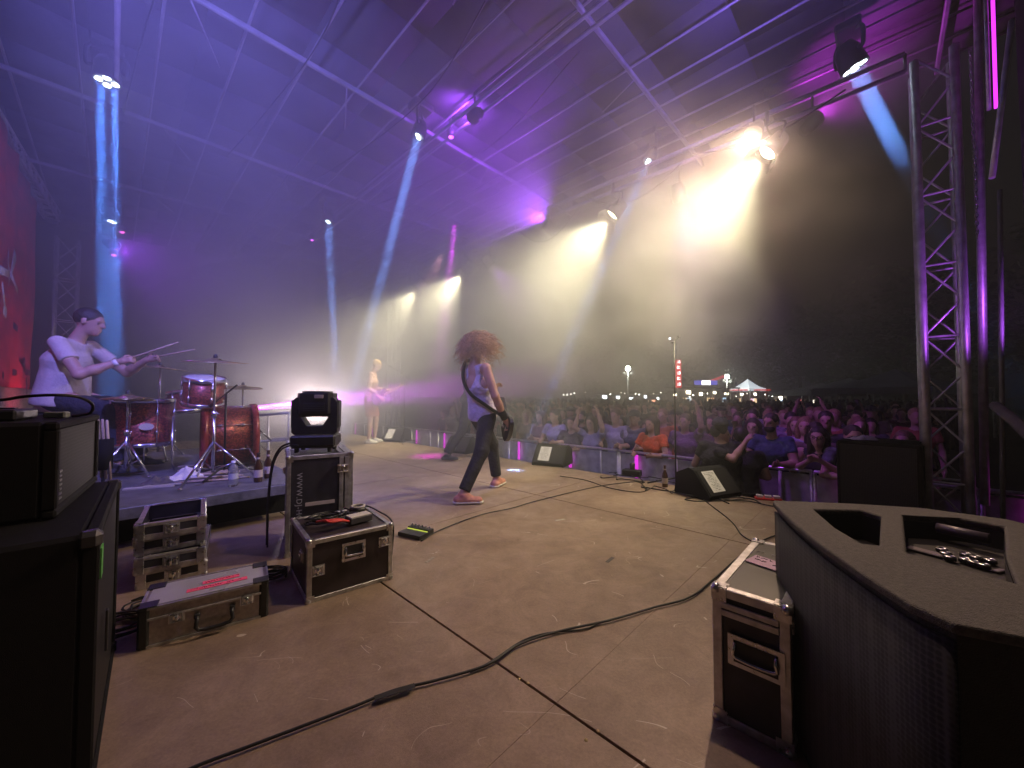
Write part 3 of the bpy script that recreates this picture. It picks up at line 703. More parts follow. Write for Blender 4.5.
tag(MB().tube(smooth_pts(pts,2), 0.0042, 6).build('coiled_cable', rubber), 'coiled black cable lying on the rack case lid', 'cable')
red = mat('red_sleeve', (0.65,0.05,0.04), 0.5, 0, .15, 50)
rc = thing('multi_cable', 'red sleeved cable ends with silver plugs on the rack case lid', 'cable', (0,0,0))
for k in range(4):
    P = smooth_pts([onrk(0.07+0.012*k,0.16-.012*k,0.040+.004*k), onrk(0.12,0.13-.014*k,0.046), onrk(0.18,0.125-.010*k,0.04), onrk(0.215+0.004*k,0.135-0.006*k,0.022)], 5)
    MB().tube(P, 0.0058, 8).build('sleeve', red, rc)
    q = onrk(0.215+0.004*k,0.135-0.006*k,0.022); q2 = onrk(0.235+0.006*k,0.155-0.010*k,0.012)
    MB().tube([q,q2], 0.0062, 8).build('plug', steel, rc)
hp = thing('headphones', 'black headphones with a pale ear cup lying on the rack case lid', 'headphones', onrk(0.33,0.32,0.012), R(20))
MB().lathe([(0.0,0.0),(0.045,0.0),(0.048,0.012),(0.04,0.026),(0.0,0.028)]).build('ear_cup', black_plastic, hp)
MB().tube([(0.036*math.cos(2*math.pi*k/16),0.036*math.sin(2*math.pi*k/16),0.028) for k in range(16)], 0.008, 8, closed=True).build('cushion', mat('pale_cushion', (0.42,0.38,0.38), .6), hp)
MB().tube(smooth_pts([(-0.045,0,0.012),(-0.075,0.035,0.014),(-0.09,0.0,0.012),(-0.075,-0.045,0.010),(-.03,-.06,.008)],4), 0.005, 8).build('headband', black_plastic, hp)
MB().lathe([(0.0,0.0),(0.030,0.0),(0.032,0.012),(0.026,0.02),(0.0,0.02)], (-.02,-.065,-0.008)).build('ear_cup', black_plastic, hp)
tag(MB().tube(smooth_pts([onrk(0.36,0.36,0.01), onrk(0.40,0.40,0.012), onrk(0.42,0.34,0.012), onrk(0.43,0.22,0.010), onrk(0.435,0.10,0.008), onrk(0.437,0.03,-.03), onrk(.44,.06,-.20), onrk(.47,.14,-.29)],5), 0.0045, 8).build('cable', rubber), 'black lead running along the right edge of the rack case down to the floor', 'cable')
# clip of paper on the tall case bottom is the pale strip seen above the lid
# ---- tall case with the moving head
tl = flight_case('tall_case', 'tall black flight case with web lettering, standing behind the rack case', (-1.396,2.40,0), R(31), 0.385, 0.40, 0.622, laminate, ('x', 0.33), 0.024)
butterfly(tl, front(0.325, 0.525, -0.006), 0.036); butterfly(tl, leftf(0.13, 0.52), 0.03)
tm = mat('case_lettering', (0.42,0.43,0.48), 0.6)
text_mesh('lettering', 'WWW.DJ-HOLL', 0.045, tm, tl, face_M((0.070,-0.0005+0.005,0.34), -FZ, FX, -FY), 0.0012, 1.12)
MB().box((0.19,-0.004,0.315),(0.17,0.004,0.022)).build('paper_strip', mat('paper_strip', (0.55,0.48,0.46), .7), tl)
TC = Matrix.Translation((-1.396,2.40,0.622)) @ Matrix.Rotation(R(31), 4, 'Z')
mh = thing('robotic_spotlight', 'rounded black moving head light on the tall flight case, seen from behind', 'stage light', TC @ Vector((0.175,0.17,0.006)), R(14))
b = MB(); b.box((0,0,0.075),(0.275,0.22,0.075),None,0.012); b.box((0,0,0.035),(0.255,0.20,0.012),None,.004); b.build('base', black_plastic, mh)
for x in (-.10,.10):
    for y in (-.075,.075): MB().lathe([(0.014,0),(0.016,0.03),(0,0.03)], (x,y,0)).build('foot', rubber, mh)
outer = [(-0.125,0.116),(0.125,0.116),(0.140,0.13),(0.142,0.30),(0.138,0.335),(0.115,0.362),(0.06,0.368),(-0.06,0.368),(-0.115,0.362),(-0.138,0.335),(-0.142,0.30),(-0.140,0.13)]
win = [(-0.048,0.172),(0.048,0.172),(0.085,0.232),(-0.085,0.232)]
yme = plate_with_holes(outer, [win], -0.060, 0.060); yme.transform(Matrix(((1,0,0,0),(0,0,1,0),(0,1,0,0),(0,0,0,1)))); yme.flip_normals(); yme.materials.append(black_plastic)
yo = bpy.data.objects.new('yoke', yme); COL.objects.link(yo); yo.parent = mh; beveled(yo, 0.010, 3)
for s_ in (-1,1): MB().box((s_*0.135,0,0.25),(0.024,0.10,0.19),None,.010).build('side_cover', black_plastic, mh)
Rx = Matrix.Rotation(R(-10), 3, 'X'); hd = MB()
hd.prism([(-0.085,-0.08),(0.085,-0.08),(0.11,-0.04),(0.11,0.10),(-0.11,0.10),(-0.11,-0.04)], 0.255, 0.392); hd.prism([(-0.06,-0.075),(0.06,-0.075),(0.085,-0.03),(0.085,0.08),(-0.085,0.08),(-0.085,-0.03)], 0.392, 0.405)
for k in range(5): hd.box((0,-0.083,0.275+k*0.012),(0.13,0.010,0.004))
ho_ = hd.build('lamp_head', black_plastic, mh); beveled(ho_, .010, 2)
kp = MB(); kp.box((0.03,-0.086,0.368),(0.055,0.008,0.024),Rx,.004); kp.build('tilt_lock', mat('gold_plate', (0.5,0.42,0.28), .35, .6), ho_)
q0 = TC @ Vector((0.06,0.10,0.07)); P = [q0, q0+Vector((-.05,.0,.0)), q0+Vector((-.13,.02,-.04)), q0+Vector((-.19,.04,-.16)), q0+Vector((-.21,.04,-.40)), q0+Vector((-.20,.02,-.66))]
tag(MB().tube(smooth_pts(P,6), 0.0065, 8).tube(smooth_pts([p+Vector((.012,-.012,-.012)) for p in P],6), 0.005, 8).build('cable', rubber), 'thick black lead looping from the moving head down behind the case', 'cable')

# ---- pedal unit with yellow markings right of the rack case
c0 = onz(421,541,0); pd = thing('switch_pedal', 'low black switch unit with a yellow strip on the floor beside the rack case', 'pedal', (c0.x-0.01,c0.y,0), R(152))
MB().prism([(0,0),(0.20,0),(0.20,-0.15),(0,-0.15)], 0.002, 0.030).build('body', black_metal, pd)
b = MB(); b.prism([(0.0,-0.15),(0.20,-0.15),(0.20,-0.10),(0.0,-0.10)],0.030,0.040); b.build('rear_ledge', black_metal, pd)
MB().box((0.10,-0.09,0.0315),(0.185,0.016,0.003)).build('yellow_strip', mat('yellow_strip', (0.65,0.75,0.12), .5, emit=(0.6,0.8,0.1), estr=0.25), pd)
for k in range(6): MB().lathe([(0.006,0),(0.006,0.018),(0.0,0.019)], (0.02+k*0.032,-0.125,0.04), None, 10).build('knob', steel, pd)

# ---- right: flight case and upturned monitor
rc2 = flight_case('flight_case', 'purple black flight case with a taped grey lid at the right, half behind the speaker', (0.63,1.23,0), R(-44), 0.20, 0.545, 0.405, laminate, ('z', 0.345), 0.026, top_m=mat('lid_sheet', (0.07,0.075,0.065), .45, 0.0, .3, 8))
# label on its lid
lb = MB(); lb.box((0.10,0.30,0.4075),(0.13,0.085,0.002),Mz(R(-12))); lo = lb.build('tape_label', mat('lilac_tape', (0.52,0.36,0.50), .6, 0, .1, 30), rc2)
s1 = MB(); scribble(s1, 0.05,0.305,0.15,0.285, 0.022, 0.4095, 5, None, .0016); scribble(s1, 0.05,0.34,0.16,0.32, 0.02, 0.4085, 8, None, .0014); s1.build('handwriting', mat('black_ink', (0.02,0.015,0.02), .6), lo)
s1 = MB(); scribble(s1, 0.04,0.40,0.16,0.38, 0.02, 0.4075, 15, None, .0016); s1.build('handwriting', mat('white_ink', (0.5,0.48,0.5), .6), rc2)
handle(rc2, front(0.115, 0.235, -0.003), 0.072, 0.045)

# the monitor standing on its side: profile read off the survey, top surface at 0.64 m
prof = [(0.885,1.318),(0.805,1.12),(0.752,0.96),(0.712,0.80),(0.690,0.68),(0.700,0.62),(0.790,0.575),(1.06,0.66),(1.46,1.02),(1.45,1.14),(1.32,1.255),(1.148,1.305),(0.905,1.345)]
sp = thing('stage_monitor', 'large black wedge monitor standing on its side at the right foreground, connector panel up', 'speaker', (0,0,0))
HT = 0.64
def inset(poly, d):
    n = len(poly); out = []
    for i in range(n):
        a, b, c = Vector(poly[i-1]), Vector(poly[i]), Vector(poly[(i+1) % n])
        u = (b-a).normalized(); v = (c-b).normalized(); n1_ = Vector((u.y,-u.x)); n2_ = Vector((v.y,-v.x)); m_ = (n1_+n2_).normalized()
        out.append(tuple(b - m_*d/max(0.5, m_.dot(n1_))))
    return out
area = sum(prof[i-1][0]*prof[i][1]-prof[i][0]*prof[i-1][1] for i in range(len(prof)))
sgn = 1 if area > 0 else -1
holes = [[(1.115,1.125),(1.02,1.165),(0.925,1.18),(0.905,1.165),(0.96,1.04),(0.985,1.0)], [(1.34,1.03),(1.175,1.105),(1.085,0.955),(1.075,0.895),(1.12,0.86),(1.19,0.87),(1.33,0.96)]]
holes = [[at(x,y,1)*1 for x, y in []] for _ in ()] or None
def topz(px, py, z=HT): v = onz(px, py, z); return (v.x, v.y)
holes = [[topz(*q) for q in ((814,509),(862,510),(881,516),(879,545),(862,543),(836,528))], [topz(*q) for q in ((903,515),(960,518),(1004,526),(1006,556),(1016,583),(975,571),(935,562),(907,552))]]
me = plate_with_holes(prof, holes, HT-0.018, HT); me.materials.clear(); me.materials.append(carpet)
o = bpy.data.objects.new('top_panel', me); COL.objects.link(o); o.parent = sp; beveled(o, 0.006, 3)
# shell: only the walls of the profile, open inside
b = MB(); ip = inset(prof, sgn*0.012); n = len(ip); i2 = inset(prof, sgn*0.030)
zt = HT-0.018
b.add([(x,y,0.002) for x,y in ip]+[(x,y,zt) for x,y in ip]+[(x,y,0.002) for x,y in i2]+[(x,y,zt) for x,y in i2],
      [f for i in range(n) for f in ((i,(i+1)%n,n+(i+1)%n,n+i),(2*n+i,3*n+i,3*n+(i+1)%n,2*n+(i+1)%n))])
b.build('shell', mat('speaker_shell', (0.02,0.019,0.02), 0.6, 0, .3, 90, .8, 400), sp)
gr = MB()   # perforated grille over the curved front (first six profile points)
pf = [Vector((x,y,0)) for x,y in inset(prof, sgn*0.004)][:6]; pf = [Vector((x,y,0)) for x,y in [tuple(p[:2]) for p in smooth_pts(pf,4)]]
k = len(pf); gr.add([(p.x,p.y,0.03) for p in pf]+[(p.x,p.y,HT-0.03) for p in pf], [(i,i+1,k+i+1,k+i) for i in range(k-1)], True)
go_ = gr.build('grille', grille_m, sp); go_.modifiers.new('s','SOLIDIFY').thickness = 0.004
# pockets
for hi, h in enumerate(holes):
    n = len(h); zb = HT-(0.09 if hi == 0 else 0.065); cxy = Vector((sum(q[0] for q in h)/n, sum(q[1] for q in h)/n))
    hb = [tuple(cxy+(Vector(q)-cxy)*0.97) for q in h]
    b = MB(); b.add([(x,y,HT-0.017) for x,y in h]+[(x,y,zb) for x,y in hb], [((i+1)%n,i,n+i,n+(i+1)%n) for i in range(n)]+[tuple(range(n,2*n))])
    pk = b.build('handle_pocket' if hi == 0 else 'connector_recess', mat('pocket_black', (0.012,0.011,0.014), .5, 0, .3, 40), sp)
    if hi == 1:
        def onp(px, py, z): v = onz(px, py, z); return v
        zc = zb+0.004
        pl = [onp(*q, zc) for q in ((917,555),(945,558),(1000,578),(1004,563),(960,548),(925,545))]
        u = (onp(1000,575,zc)-onp(917,553,zc)).normalized()
        for (px, py) in ((942,552),(946,556),(950,560),(966,557),(976,560),(965,562),(974,565),(984,568),(990,563)):
            q = onp(px, py, zc); MB().lathe([(0.012,0),(0.012,0.008),(0.009,0.010),(0.006,0.006),(0,0.006)], q, None, 14).build('socket', black_plastic, pk)
            MB().lathe([(0.0105,0.0085),(0.0085,0.0105),(0.007,0.0085)], q+Vector((0,0,.001)), None, 14).build('socket_ring', steel, pk)
        q = onp(925,552,zc); MB().box(q, (0.07,0.03,0.008), Mz(math.atan2(u.y,u.x)), .002).build('rating_plate', mat('plate_grey', (0.20,0.17,0.20), .4), pk)
        q = onp(999,571,zc); MB().box(q, (0.03,0.012,0.006), Mz(0.3), .002).build('switch', mat('plate_grey', (0.2,0.17,0.2), .4), pk)
        q = onp(962,533,HT-0.03); MB().tube([q-u*0.05+Vector((0,0,.0)), q+u*0.05], 0.014, 10).build('grab_bar', mat('bar_purple', (0.12,0.10,0.13), .4), pk)
a = onz(862,706,0.25); gb = MB()
bq = at(873,735,0.80); gb.box(bq, (0.05,0.006,0.10), Mz(R(100)), .004); gb.build('grille_badge', black_metal, sp)
# rail of the stairs in the very corner
ra, rb_ = at(955, 790, 0.62), at(1060, 712, 0.75)
rl = thing('hand_rail', 'grey handrail tube crossing the bottom right corner', 'handrail', (0,0,0))
MB().tube([ra-(rb_-ra)*0.5, rb_+(rb_-ra)*0.3], 0.020, 16).build('rail', mat('rail_paint', (0.33,0.32,0.36), .4, .2, .2, 20), rl)
pb = rb_+(rb_-ra)*0.28; MB().tube([pb, (pb.x,pb.y,0)], 0.018, 12).build('post', mat('rail_paint', (0.33,0.32,0.36)), rl)

# ---- wedge monitors at the stage edge
def wedge(label, px, py, yaw, sc=1.0, sheet=True, name='floor_monitor', seed=1):
    o = onz(px, py, 0); t = thing(name, label, 'floor monitor', o, yaw); t.scale = (sc,)*3
    # profile in xz, extruded along y; slanted baffle faces local -x
    pr = [(-0.26,0.0),(-0.285,0.05),(-0.06,0.33),(0.02,0.355),(0.20,0.27),(0.24,0.02),(0.22,0.0)]
    MM = Matrix(((1,0,0),(0,0,1),(0,1,0))).to_4x4()
    MB().prism(pr, -0.29, -0.27, MM).build('side_panel', tolex, t); MB().prism(pr, 0.27, 0.29, MM).build('side_panel', tolex, t)
    ins = [(x*0.965-0.002, 0.006+z*0.965) for x, z in pr]
    b = MB(); b.prism(ins, -0.27, 0.27, MM); b.build('cabinet', tolex, t)
    gx = Vector((0.225,0,0.28)).normalized(); gn = Vector((-gx.z,0,gx.x))
    Mg = Matrix((gx, Vector((0,1,0)), gn)).transposed().to_4x4(); Mg.translation = Vector((-0.172,0,0.19))+gn*0.002
    b = MB(); b.prism([(-0.165,-0.262),(0.165,-0.262),(0.165,0.262),(-0.165,0.262)], 0, 0.004, Mg); b.build('grille', grille_m, t)
    if sheet:
        b = MB(); b.prism([(-0.13,-0.02),(0.15,-0.02),(0.15,0.19),(-0.13,0.19)], 0.006, 0.0075, Mg)
        so_ = b.build('set_list', mat('paper_white', (0.72,0.70,0.72), .7), t)
        s_ = MB(); rg = random.Random(seed)
        for k in range(13):
            x = 0.125-k*0.019; wl_ = rg.uniform(0.03, 0.08); sb = Vector((0,0,0))
            scribble(s_, x, 0.085-wl_, x+0.001, 0.085+wl_, 0.011, 0.0085, seed*31+k, Mg, .0013)
        s_.build('handwriting', mat('black_ink', (0.02,0.015,0.02), .6), so_)
    return t
wedge('nearest floor monitor', 706, 494, R(115), 0.80, seed=2)['label'] = 'black floor monitor with a set list, nearest at the stage edge by the mic stand'
wedge('black floor monitor with a white set list behind the long haired guitarist', 553, 464, R(62), 0.82, seed=4)
wedge('small far floor monitor with a purple lit sheet, in front of the bassist', 397, 441, R(70), 0.85, seed=6)
wedge('floor monitor glowing magenta behind the guitarist\'s legs', 462, 452, R(60), 0.8, seed=9)
# red pedal and small boxes by the edge
pr = thing('red_pedal', 'red guitar pedal with pale knobs beside the near floor monitor', 'pedal', onz(768,500,0), R(-20))
MB().box((0,0,0.012),(0.22,0.07,0.02),None,.004).build('body', mat('red_enamel', (0.6,0.02,0.03), .35), pr)
for k in range(3): MB().box((-0.07+0.07*k,0.0,0.034),(0.055,0.05,0.024),None,.004).build('module', mat('pale_module', (0.6,0.55,0.65), .4), pr)
# power boards / cable mess at the edge
ms = MB(); rg = random.Random(12)
for k in range(9):
    a = onz(590+rg.uniform(0,40)+k*9, 470+rg.uniform(0,5)+k*2.5, 0); P = [a]
    for j in range(7): P.append(P[-1]+Vector((rg.uniform(-.05,.20), -rg.uniform(-.06,.17), 0)))
    P = smooth_pts([Vector((p.x,p.y,0.008+0.004*(k%3))) for p in P], 4); ms.tube(P, 0.006, 6)
mo = ms.build('stage_edge_cables', rubber); tag(mo, 'tangle of black cables along the front edge of the stage', 'cables'); mo['kind'] = 'stuff'
for (px, py, lab) in ((725,498,'black cable loop in front of the near floor monitor'),):
    c = onz(px,py,0); P = [c+Vector((0.42*math.cos(a)*(1+.05*math.sin(5*a)), 0.10*math.sin(a)+.10*math.cos(a), 0.007)) for a in [k*2*math.pi/30 for k in range(26)]]
    tag(MB().tube(P, 0.005, 8).build('cable', rubber), lab, 'cable')
# long cable across the foreground
P = [onz(x,y,0.011) for x,y in ((150,790),(192,768),(250,746),(300,727),(355,706),(395,690),(437,680),(489,664),(520,644),(560,631),(610,620),(655,607),(690,597),(715,578),(745,552),(768,538),(790,532))]
lc = MB().tube(smooth_pts(P,8), 0.0048, 10); tag(lc.build('cable', rubber), 'long black cable snaking across the foreground stage floor', 'cable')
P = [onz(x,y,0.006) for x,y in ((470,672),(492,661),(522,641),(548,633),(585,629),(600,622))]
tag(MB().tube(smooth_pts(P,8), 0.0035, 8).build('cable', rubber), 'thinner second lead lying along the long foreground cable', 'cable')
tp_ = MB(); q = onz(395,697,0.0); tp_.box((q.x,q.y,0.0178),(0.13,0.022,0.0012),Mz(math.atan2(*(onz(437,681,0)-onz(360,706,0)).yx))); tag(tp_.build('tape_strip', mat('gaffer_tape', (0.015,0.014,0.014), .7, 0, .2, 50)), 'dark tape strip holding the long cable to the floor', 'tape')
P = [onz(x,y,0.008) for x,y in ((421,541),(440,530),(480,515),(512,508),(540,500),(600,486),(650,480))]
tag(MB().tube(smooth_pts(P,8), 0.004, 8).build('cable', rubber), 'thin black lead from the switch unit towards the stage edge', 'cable')
P = [onz(x,y,0.008) for x,y in ((585,470),(600,474),(625,480),(650,478),(668,484))]
# screws on the floor seams
for (px, py), lb_ in (((598,731),'right one of two near the bottom'),((586,740),'left one of two near the bottom'),((366,533),'beside the rack case'),((528,683),'right one of two under the cable'),((519,679),'left one of two under the cable')):
    q = onz(px,py,0.0); q.z = 0.0; o = MB().lathe([(0.006,0.0),(0.005,0.002),(0,0.0025)], q, None, 10).build('floor_screw', mat('brass', (0.5,0.38,0.2), .4, .9)); tag(o, 'small screw head in the stage floor, '+lb_, 'screw', 'screws in the stage floor')

# loose cables between the amplifier and the stacked lids, and behind the cases
rg = random.Random(31)
for (px, py, lab, z0, ra) in ((118,632,'coil of black cable on the floor between the big cabinet and the silver case',.0,.10), (272,578,'small coil of cable on the floor between the silver case and the rack case',.0,.07), (150,612,'loops of cable on the floor in front of the stacked case lids',.0,.09)):
    c = onz(px, py, 0); P = []
    for k in range(70):
        a = k*.5; r_ = ra*(1+.15*math.sin(k*.37)); P.append(Vector((c.x+r_*math.cos(a)+rg.uniform(-.008,.008), c.y+r_*.8*math.sin(a)+rg.uniform(-.008,.008), .006+.0006*k)))
    tag(MB().tube(P, .0045, 6).build('coiled_cable', rubber), lab, 'cable')
for k, (pts, lab) in enumerate(((((655,486),(640,492),(610,488),(585,480),(560,476)), 'short lead from the mic stand along the stage edge'), (((700,497),(730,520),(742,535),(760,545)), 'lead from the near floor monitor towards the right flight case'))):
    P = [onz(x,y,.006) for x,y in pts]; tag(MB().tube(smooth_pts(P,8), .0042, 8).build('cable', rubber), lab, 'cable')
# worn tape crosses on the boards
for (px, py, a, col, lab) in ((560,520,.4,(0.45,0.42,0.36),'pale tape mark on the boards left of the near floor monitor'), (430,560,1.2,(0.30,0.26,0.22),'worn grey tape mark on the boards right of the rack case'), (610,560,.9,(0.08,0.07,0.07),'black tape scrap on the boards in mid stage')):
    q = onz(px,py,0); b = MB(); b.box((q.x,q.y,.0016),(.09,.022,.001),Mz(a)); tag(b.build('tape_mark', mat('tape_%d' % px, col, .7, 0, .3, 60)), lab, 'tape')
# ------------------------------------------------------------------ bodies as smooth unions of tapered limbs, meshed with surface nets
class SDF:
    def __init__(s, lo, hi, h):
        s.h = h; s.lo = np.array(lo, float); s.n = np.ceil((np.array(hi)-s.lo)/h).astype(int)+1
        s.f = np.full(tuple(s.n), 1.0, np.float32)
    def _win(s, a, b, pad):
        i0 = np.maximum(0, np.floor((np.minimum(a, b)-pad-s.lo)/s.h).astype(int)); i1 = np.minimum(s.n, np.ceil((np.maximum(a, b)+pad-s.lo)/s.h).astype(int)+1)
        if (i1 <= i0).any(): return None
        g = np.meshgrid(*[s.lo[k]+s.h*np.arange(i0[k], i1[k]) for k in range(3)], indexing='ij')
        return tuple(slice(i0[k], i1[k]) for k in range(3)), np.stack(g, -1)
    def _mix(s, sl, d, k, sub=False):
        o = s.f[sl]
        if sub: s.f[sl] = np.maximum(o, -d); return
        if k <= 0: s.f[sl] = np.minimum(o, d); return
        h = np.clip(0.5+0.5*(o-d)/k, 0, 1); s.f[sl] = (o*(1-h)+d*h - k*h*(1-h)).astype(np.float32)
    def cap(s, a, b, ra, rb, k=0.02, sub=False, clip=None, flat=None):
        a, b = np.array(a, float), np.array(b, float); w = s._win(a, b, max(ra, rb)*(max(flat[1], 1) if flat else 1)+k+2*s.h)
        if w is None: return
        sl, P = w; e = 1.0
        if flat is not None:                        # flat = (unit axis, stretch factor): widen along that axis
            ax = np.array(flat[0], float); ax /= np.linalg.norm(ax); q = 1/flat[1]-1
            P2 = P + (P @ ax)[..., None]*ax*q; c = (a+b)/2; a2 = a+(a@ax)*ax*q; b2 = b+(b@ax)*ax*q; e = 1/flat[1] if flat[1] < 1 else 1.0
            e = min(1.0, flat[1])
        else: P2, a2, b2 = P, a, b
        ab = b2-a2; L = ab@ab + 1e-12; t = np.clip(((P2-a2)@ab)/L, 0, 1)
        d = (np.linalg.norm(P2-a2-t[..., None]*ab, axis=-1) - (ra+(rb-ra)*t))*e
        if clip is not None:
            for (cp, cn) in clip: d = np.maximum(d, (P-np.array(cp, float))@(np.array(cn, float)/np.linalg.norm(cn)))
        s._mix(sl, d.astype(np.float32), k, sub)
    def ell(s, c, r, k=0.02, rot=None, sub=False, noise=None, clip=None):
        c = np.array(c, float); r = np.array(r, float); w = s._win(c, c, r.max()*1.25+k+2*s.h)
        if w is None: return
        sl, P = w; Q = P-c
        if rot is not None: Q = Q @ np.array(rot)      # columns = local axes
        q = np.linalg.norm(Q/r, axis=-1); d = (q-1)*r.min() if False else q*(q-1)/np.maximum(np.linalg.norm(Q/(r*r), axis=-1), 1e-6)
        if noise: d = d + noise[0]*(np.sin(P[...,0]*noise[1])*np.sin(P[...,1]*noise[1]*1.1+1)*np.sin(P[...,2]*noise[1]*.9+2))
        if clip is not None:
            for (cp, cn) in clip: d = np.maximum(d, (P-np.array(cp, float))@(np.array(cn, float)/np.linalg.norm(cn)))
        s._mix(sl, d.astype(np.float32), k, sub)
    def cut(s, p, n):
        g = np.meshgrid(*[s.lo[k]+s.h*np.arange(s.n[k]) for k in range(3)], indexing='ij'); P = np.stack(g, -1)
        s.f = np.maximum(s.f, ((P-np.array(p, float))@np.array(n, float)).astype(np.float32))
    def mesh(s):
        f = s.f; n = f.shape; ins = f < 0
        c = [ins[i:n[0]-1+i, j:n[1]-1+j, k:n[2]-1+k] for i in (0,1) for j in (0,1) for k in (0,1)]
        cnt = sum(x.astype(np.int8) for x in c); act = (cnt > 0) & (cnt < 8)
        idx = -np.ones(act.shape, np.int64); ii = np.argwhere(act)
        if len(ii) == 0: return [], []
        idx[act] = np.arange(len(ii)); acc = np.zeros((len(ii), 3)); m = np.zeros(len(ii))
        corners = [(i,j,k) for i in (0,1) for j in (0,1) for k in (0,1)]
        val = {q: f[ii[:,0]+q[0], ii[:,1]+q[1], ii[:,2]+q[2]] for q in corners}
        for a in corners:
            for ax in range(3):
                if a[ax] == 0:
                    b = list(a); b[ax] = 1; b = tuple(b); va, vb = val[a], val[b]; x = (va < 0) != (vb < 0)
                    t = va/(va-vb+1e-12); p = np.tile(np.array(a, float), (len(ii), 1)); p[:, ax] += t
                    acc[x] += p[x]; m[x] += 1
        V = s.lo + s.h*(ii + acc/m[:, None]); F = []
        for ax in range(3):
            o = [i for i in range(3) if i != ax]
            sl0 = [slice(1, n[k]-1) for k in range(3)]; sl1 = list(sl0); sl0[ax] = slice(0, n[ax]-1); sl1[ax] = slice(1, n[ax])
            A, B = ins[tuple(sl0)], ins[tuple(sl1)]; e = np.argwhere(A != B)
            if len(e) == 0: continue
            sg = A[e[:,0], e[:,1], e[:,2]]; base = e.copy(); base[:, o[0]] += 1; base[:, o[1]] += 1
            def at_(da, db):
                q = base.copy(); q[:, o[0]] -= da; q[:, o[1]] -= db; return idx[q[:,0], q[:,1], q[:,2]]
            q = np.stack([at_(1,1), at_(0,1), at_(0,0), at_(1,0)], 1)
            if ax == 1: sg = ~sg
            q[~sg] = q[~sg][:, ::-1]; F.append(q)
        F = np.concatenate(F); F = F[(F >= 0).all(1)]
        return V, F
    def build(s, name, m, parent, color=None, smooth=2):
        V, F = s.mesh()
        if len(V) == 0: return None
        # light Laplacian smoothing
        E = np.concatenate([F[:, [0,1]], F[:, [1,2]], F[:, [2,3]], F[:, [3,0]]]); E = np.concatenate([E, E[:, ::-1]])
        for _ in range(smooth):
            S_ = np.zeros_like(V); C_ = np.zeros(len(V)); np.add.at(S_, E[:,0], V[E[:,1]]); np.add.at(C_, E[:,0], 1)
            V = V*0.5 + 0.5*S_/np.maximum(C_, 1)[:, None]
        me = bpy.data.meshes.new(name); me.from_pydata(V.tolist(), [], F.tolist()); me.update()
        me.polygons.foreach_set('use_smooth', [True]*len(me.polygons)); me.materials.append(m)
        o = bpy.data.objects.new(name, me); COL.objects.link(o); o.parent = parent
        if color is not None: o.color = (*color, 1)
        return o
V3 = lambda *a: np.array(a, float)
def nrm(v): v = np.array(v, float); return v/max(1e-9, np.linalg.norm(v))
def hand(s, wr, d, side, sc=1.0, curl=0.5, palm_n=(0,0,-1), fat=1.0):
    """wrist, pointing direction, thumb side; palm plus five separate fingers"""
    d = nrm(d); t = np.array(side, float); t = nrm(t-d*(t@d)); pn = np.cross(d, t); pn = pn if pn@np.array(palm_n, float) >= 0 else -pn
    wr = np.array(wr, float); L = 0.085*sc
    s.cap(wr, wr+d*0.03*sc, 0.024*sc*fat, 0.026*sc*fat, 0.012)
    s.cap(wr+d*0.03*sc, wr+d*L, 0.020*sc, 0.019*sc, 0.012, flat=(t, 1.75))
    for i, (off, ln) in enumerate(((0.030,0.072),(0.010,0.080),(-0.010,0.074),(-0.029,0.058))):
        p = wr+d*L*0.95+t*off*sc; c = curl*1.25
        q = p + (d*math.cos(c*.5)+pn*math.sin(c*.5)+t*(off*1.5))*ln*0.42*sc; r = q + (d*math.cos(c*1.2)+pn*math.sin(c*1.2))*ln*0.33*sc; u = r + (d*math.cos(c*1.9)+pn*math.sin(c*1.9))*ln*0.27*sc
        for a, b, x, y in ((p,q,.0095,.0088),(q,r,.0088,.0080),(r,u,.0080,.0070)): s.cap(a, b, x*sc*fat, y*sc*fat, 0.003)
    p = wr+d*0.028*sc+t*0.024*sc; q = p+(d*.6+t*.8)*0.035*sc; r = q+(d*.9+t*.25+pn*.3)*0.032*sc
    s.cap(p, q, .0125*sc*fat, .0105*sc*fat, 0.008); s.cap(q, r, .0105*sc*fat, .0085*sc*fat, 0.003)
def head(s, c, fwd, up=(0,0,1), sc=1.0, detail=True):
    """c = centre of the skull; builds skull, jaw, nose, brows, lips, ears"""
    f = nrm(fwd); u = np.array(up, float); u = nrm(u-f*(u@f)); l = np.cross(u, f); c = np.array(c, float); Rm = np.stack([f, l, u], 1)
    P = lambda x, y, z: c+(f*x+l*y+u*z)*sc
    s.ell(P(-0.008,0,0.025), V3(0.095,0.075,0.092)*sc, 0.02, Rm)
    s.ell(P(0.030,0,-0.045), V3(0.058,0.056,0.070)*sc, 0.03, Rm)
    s.cap(P(0.062,0,-0.098), P(0.068,0,-0.090), 0.020*sc, 0.019*sc, 0.022)
    if detail:
        s.cap(P(0.088,0,0.012), P(0.108,0,-0.022), 0.009*sc, 0.014*sc, 0.010)
        s.cap(P(0.082,-0.040,0.022), P(0.082,0.040,0.022), 0.010*sc, 0.010*sc, 0.014)
        s.cap(P(0.087,-0.016,-0.058), P(0.087,0.016,-0.058), 0.008*sc, 0.008*sc, 0.008)
        s.cap(P(0.086,-0.013,-0.069), P(0.086,0.013,-0.069), 0.009*sc, 0.009*sc, 0.006)
        for e in (-1, 1):
            if s.h < 0.015: s.ell(P(0.087,e*0.031,0.000), V3(0.013,0.015,0.009)*sc, 0, Rm, sub=True)
            s.ell(P(-0.004,e*0.078,-0.008), V3(0.020,0.009,0.032)*sc, 0.006, Rm)
    return P, Rm
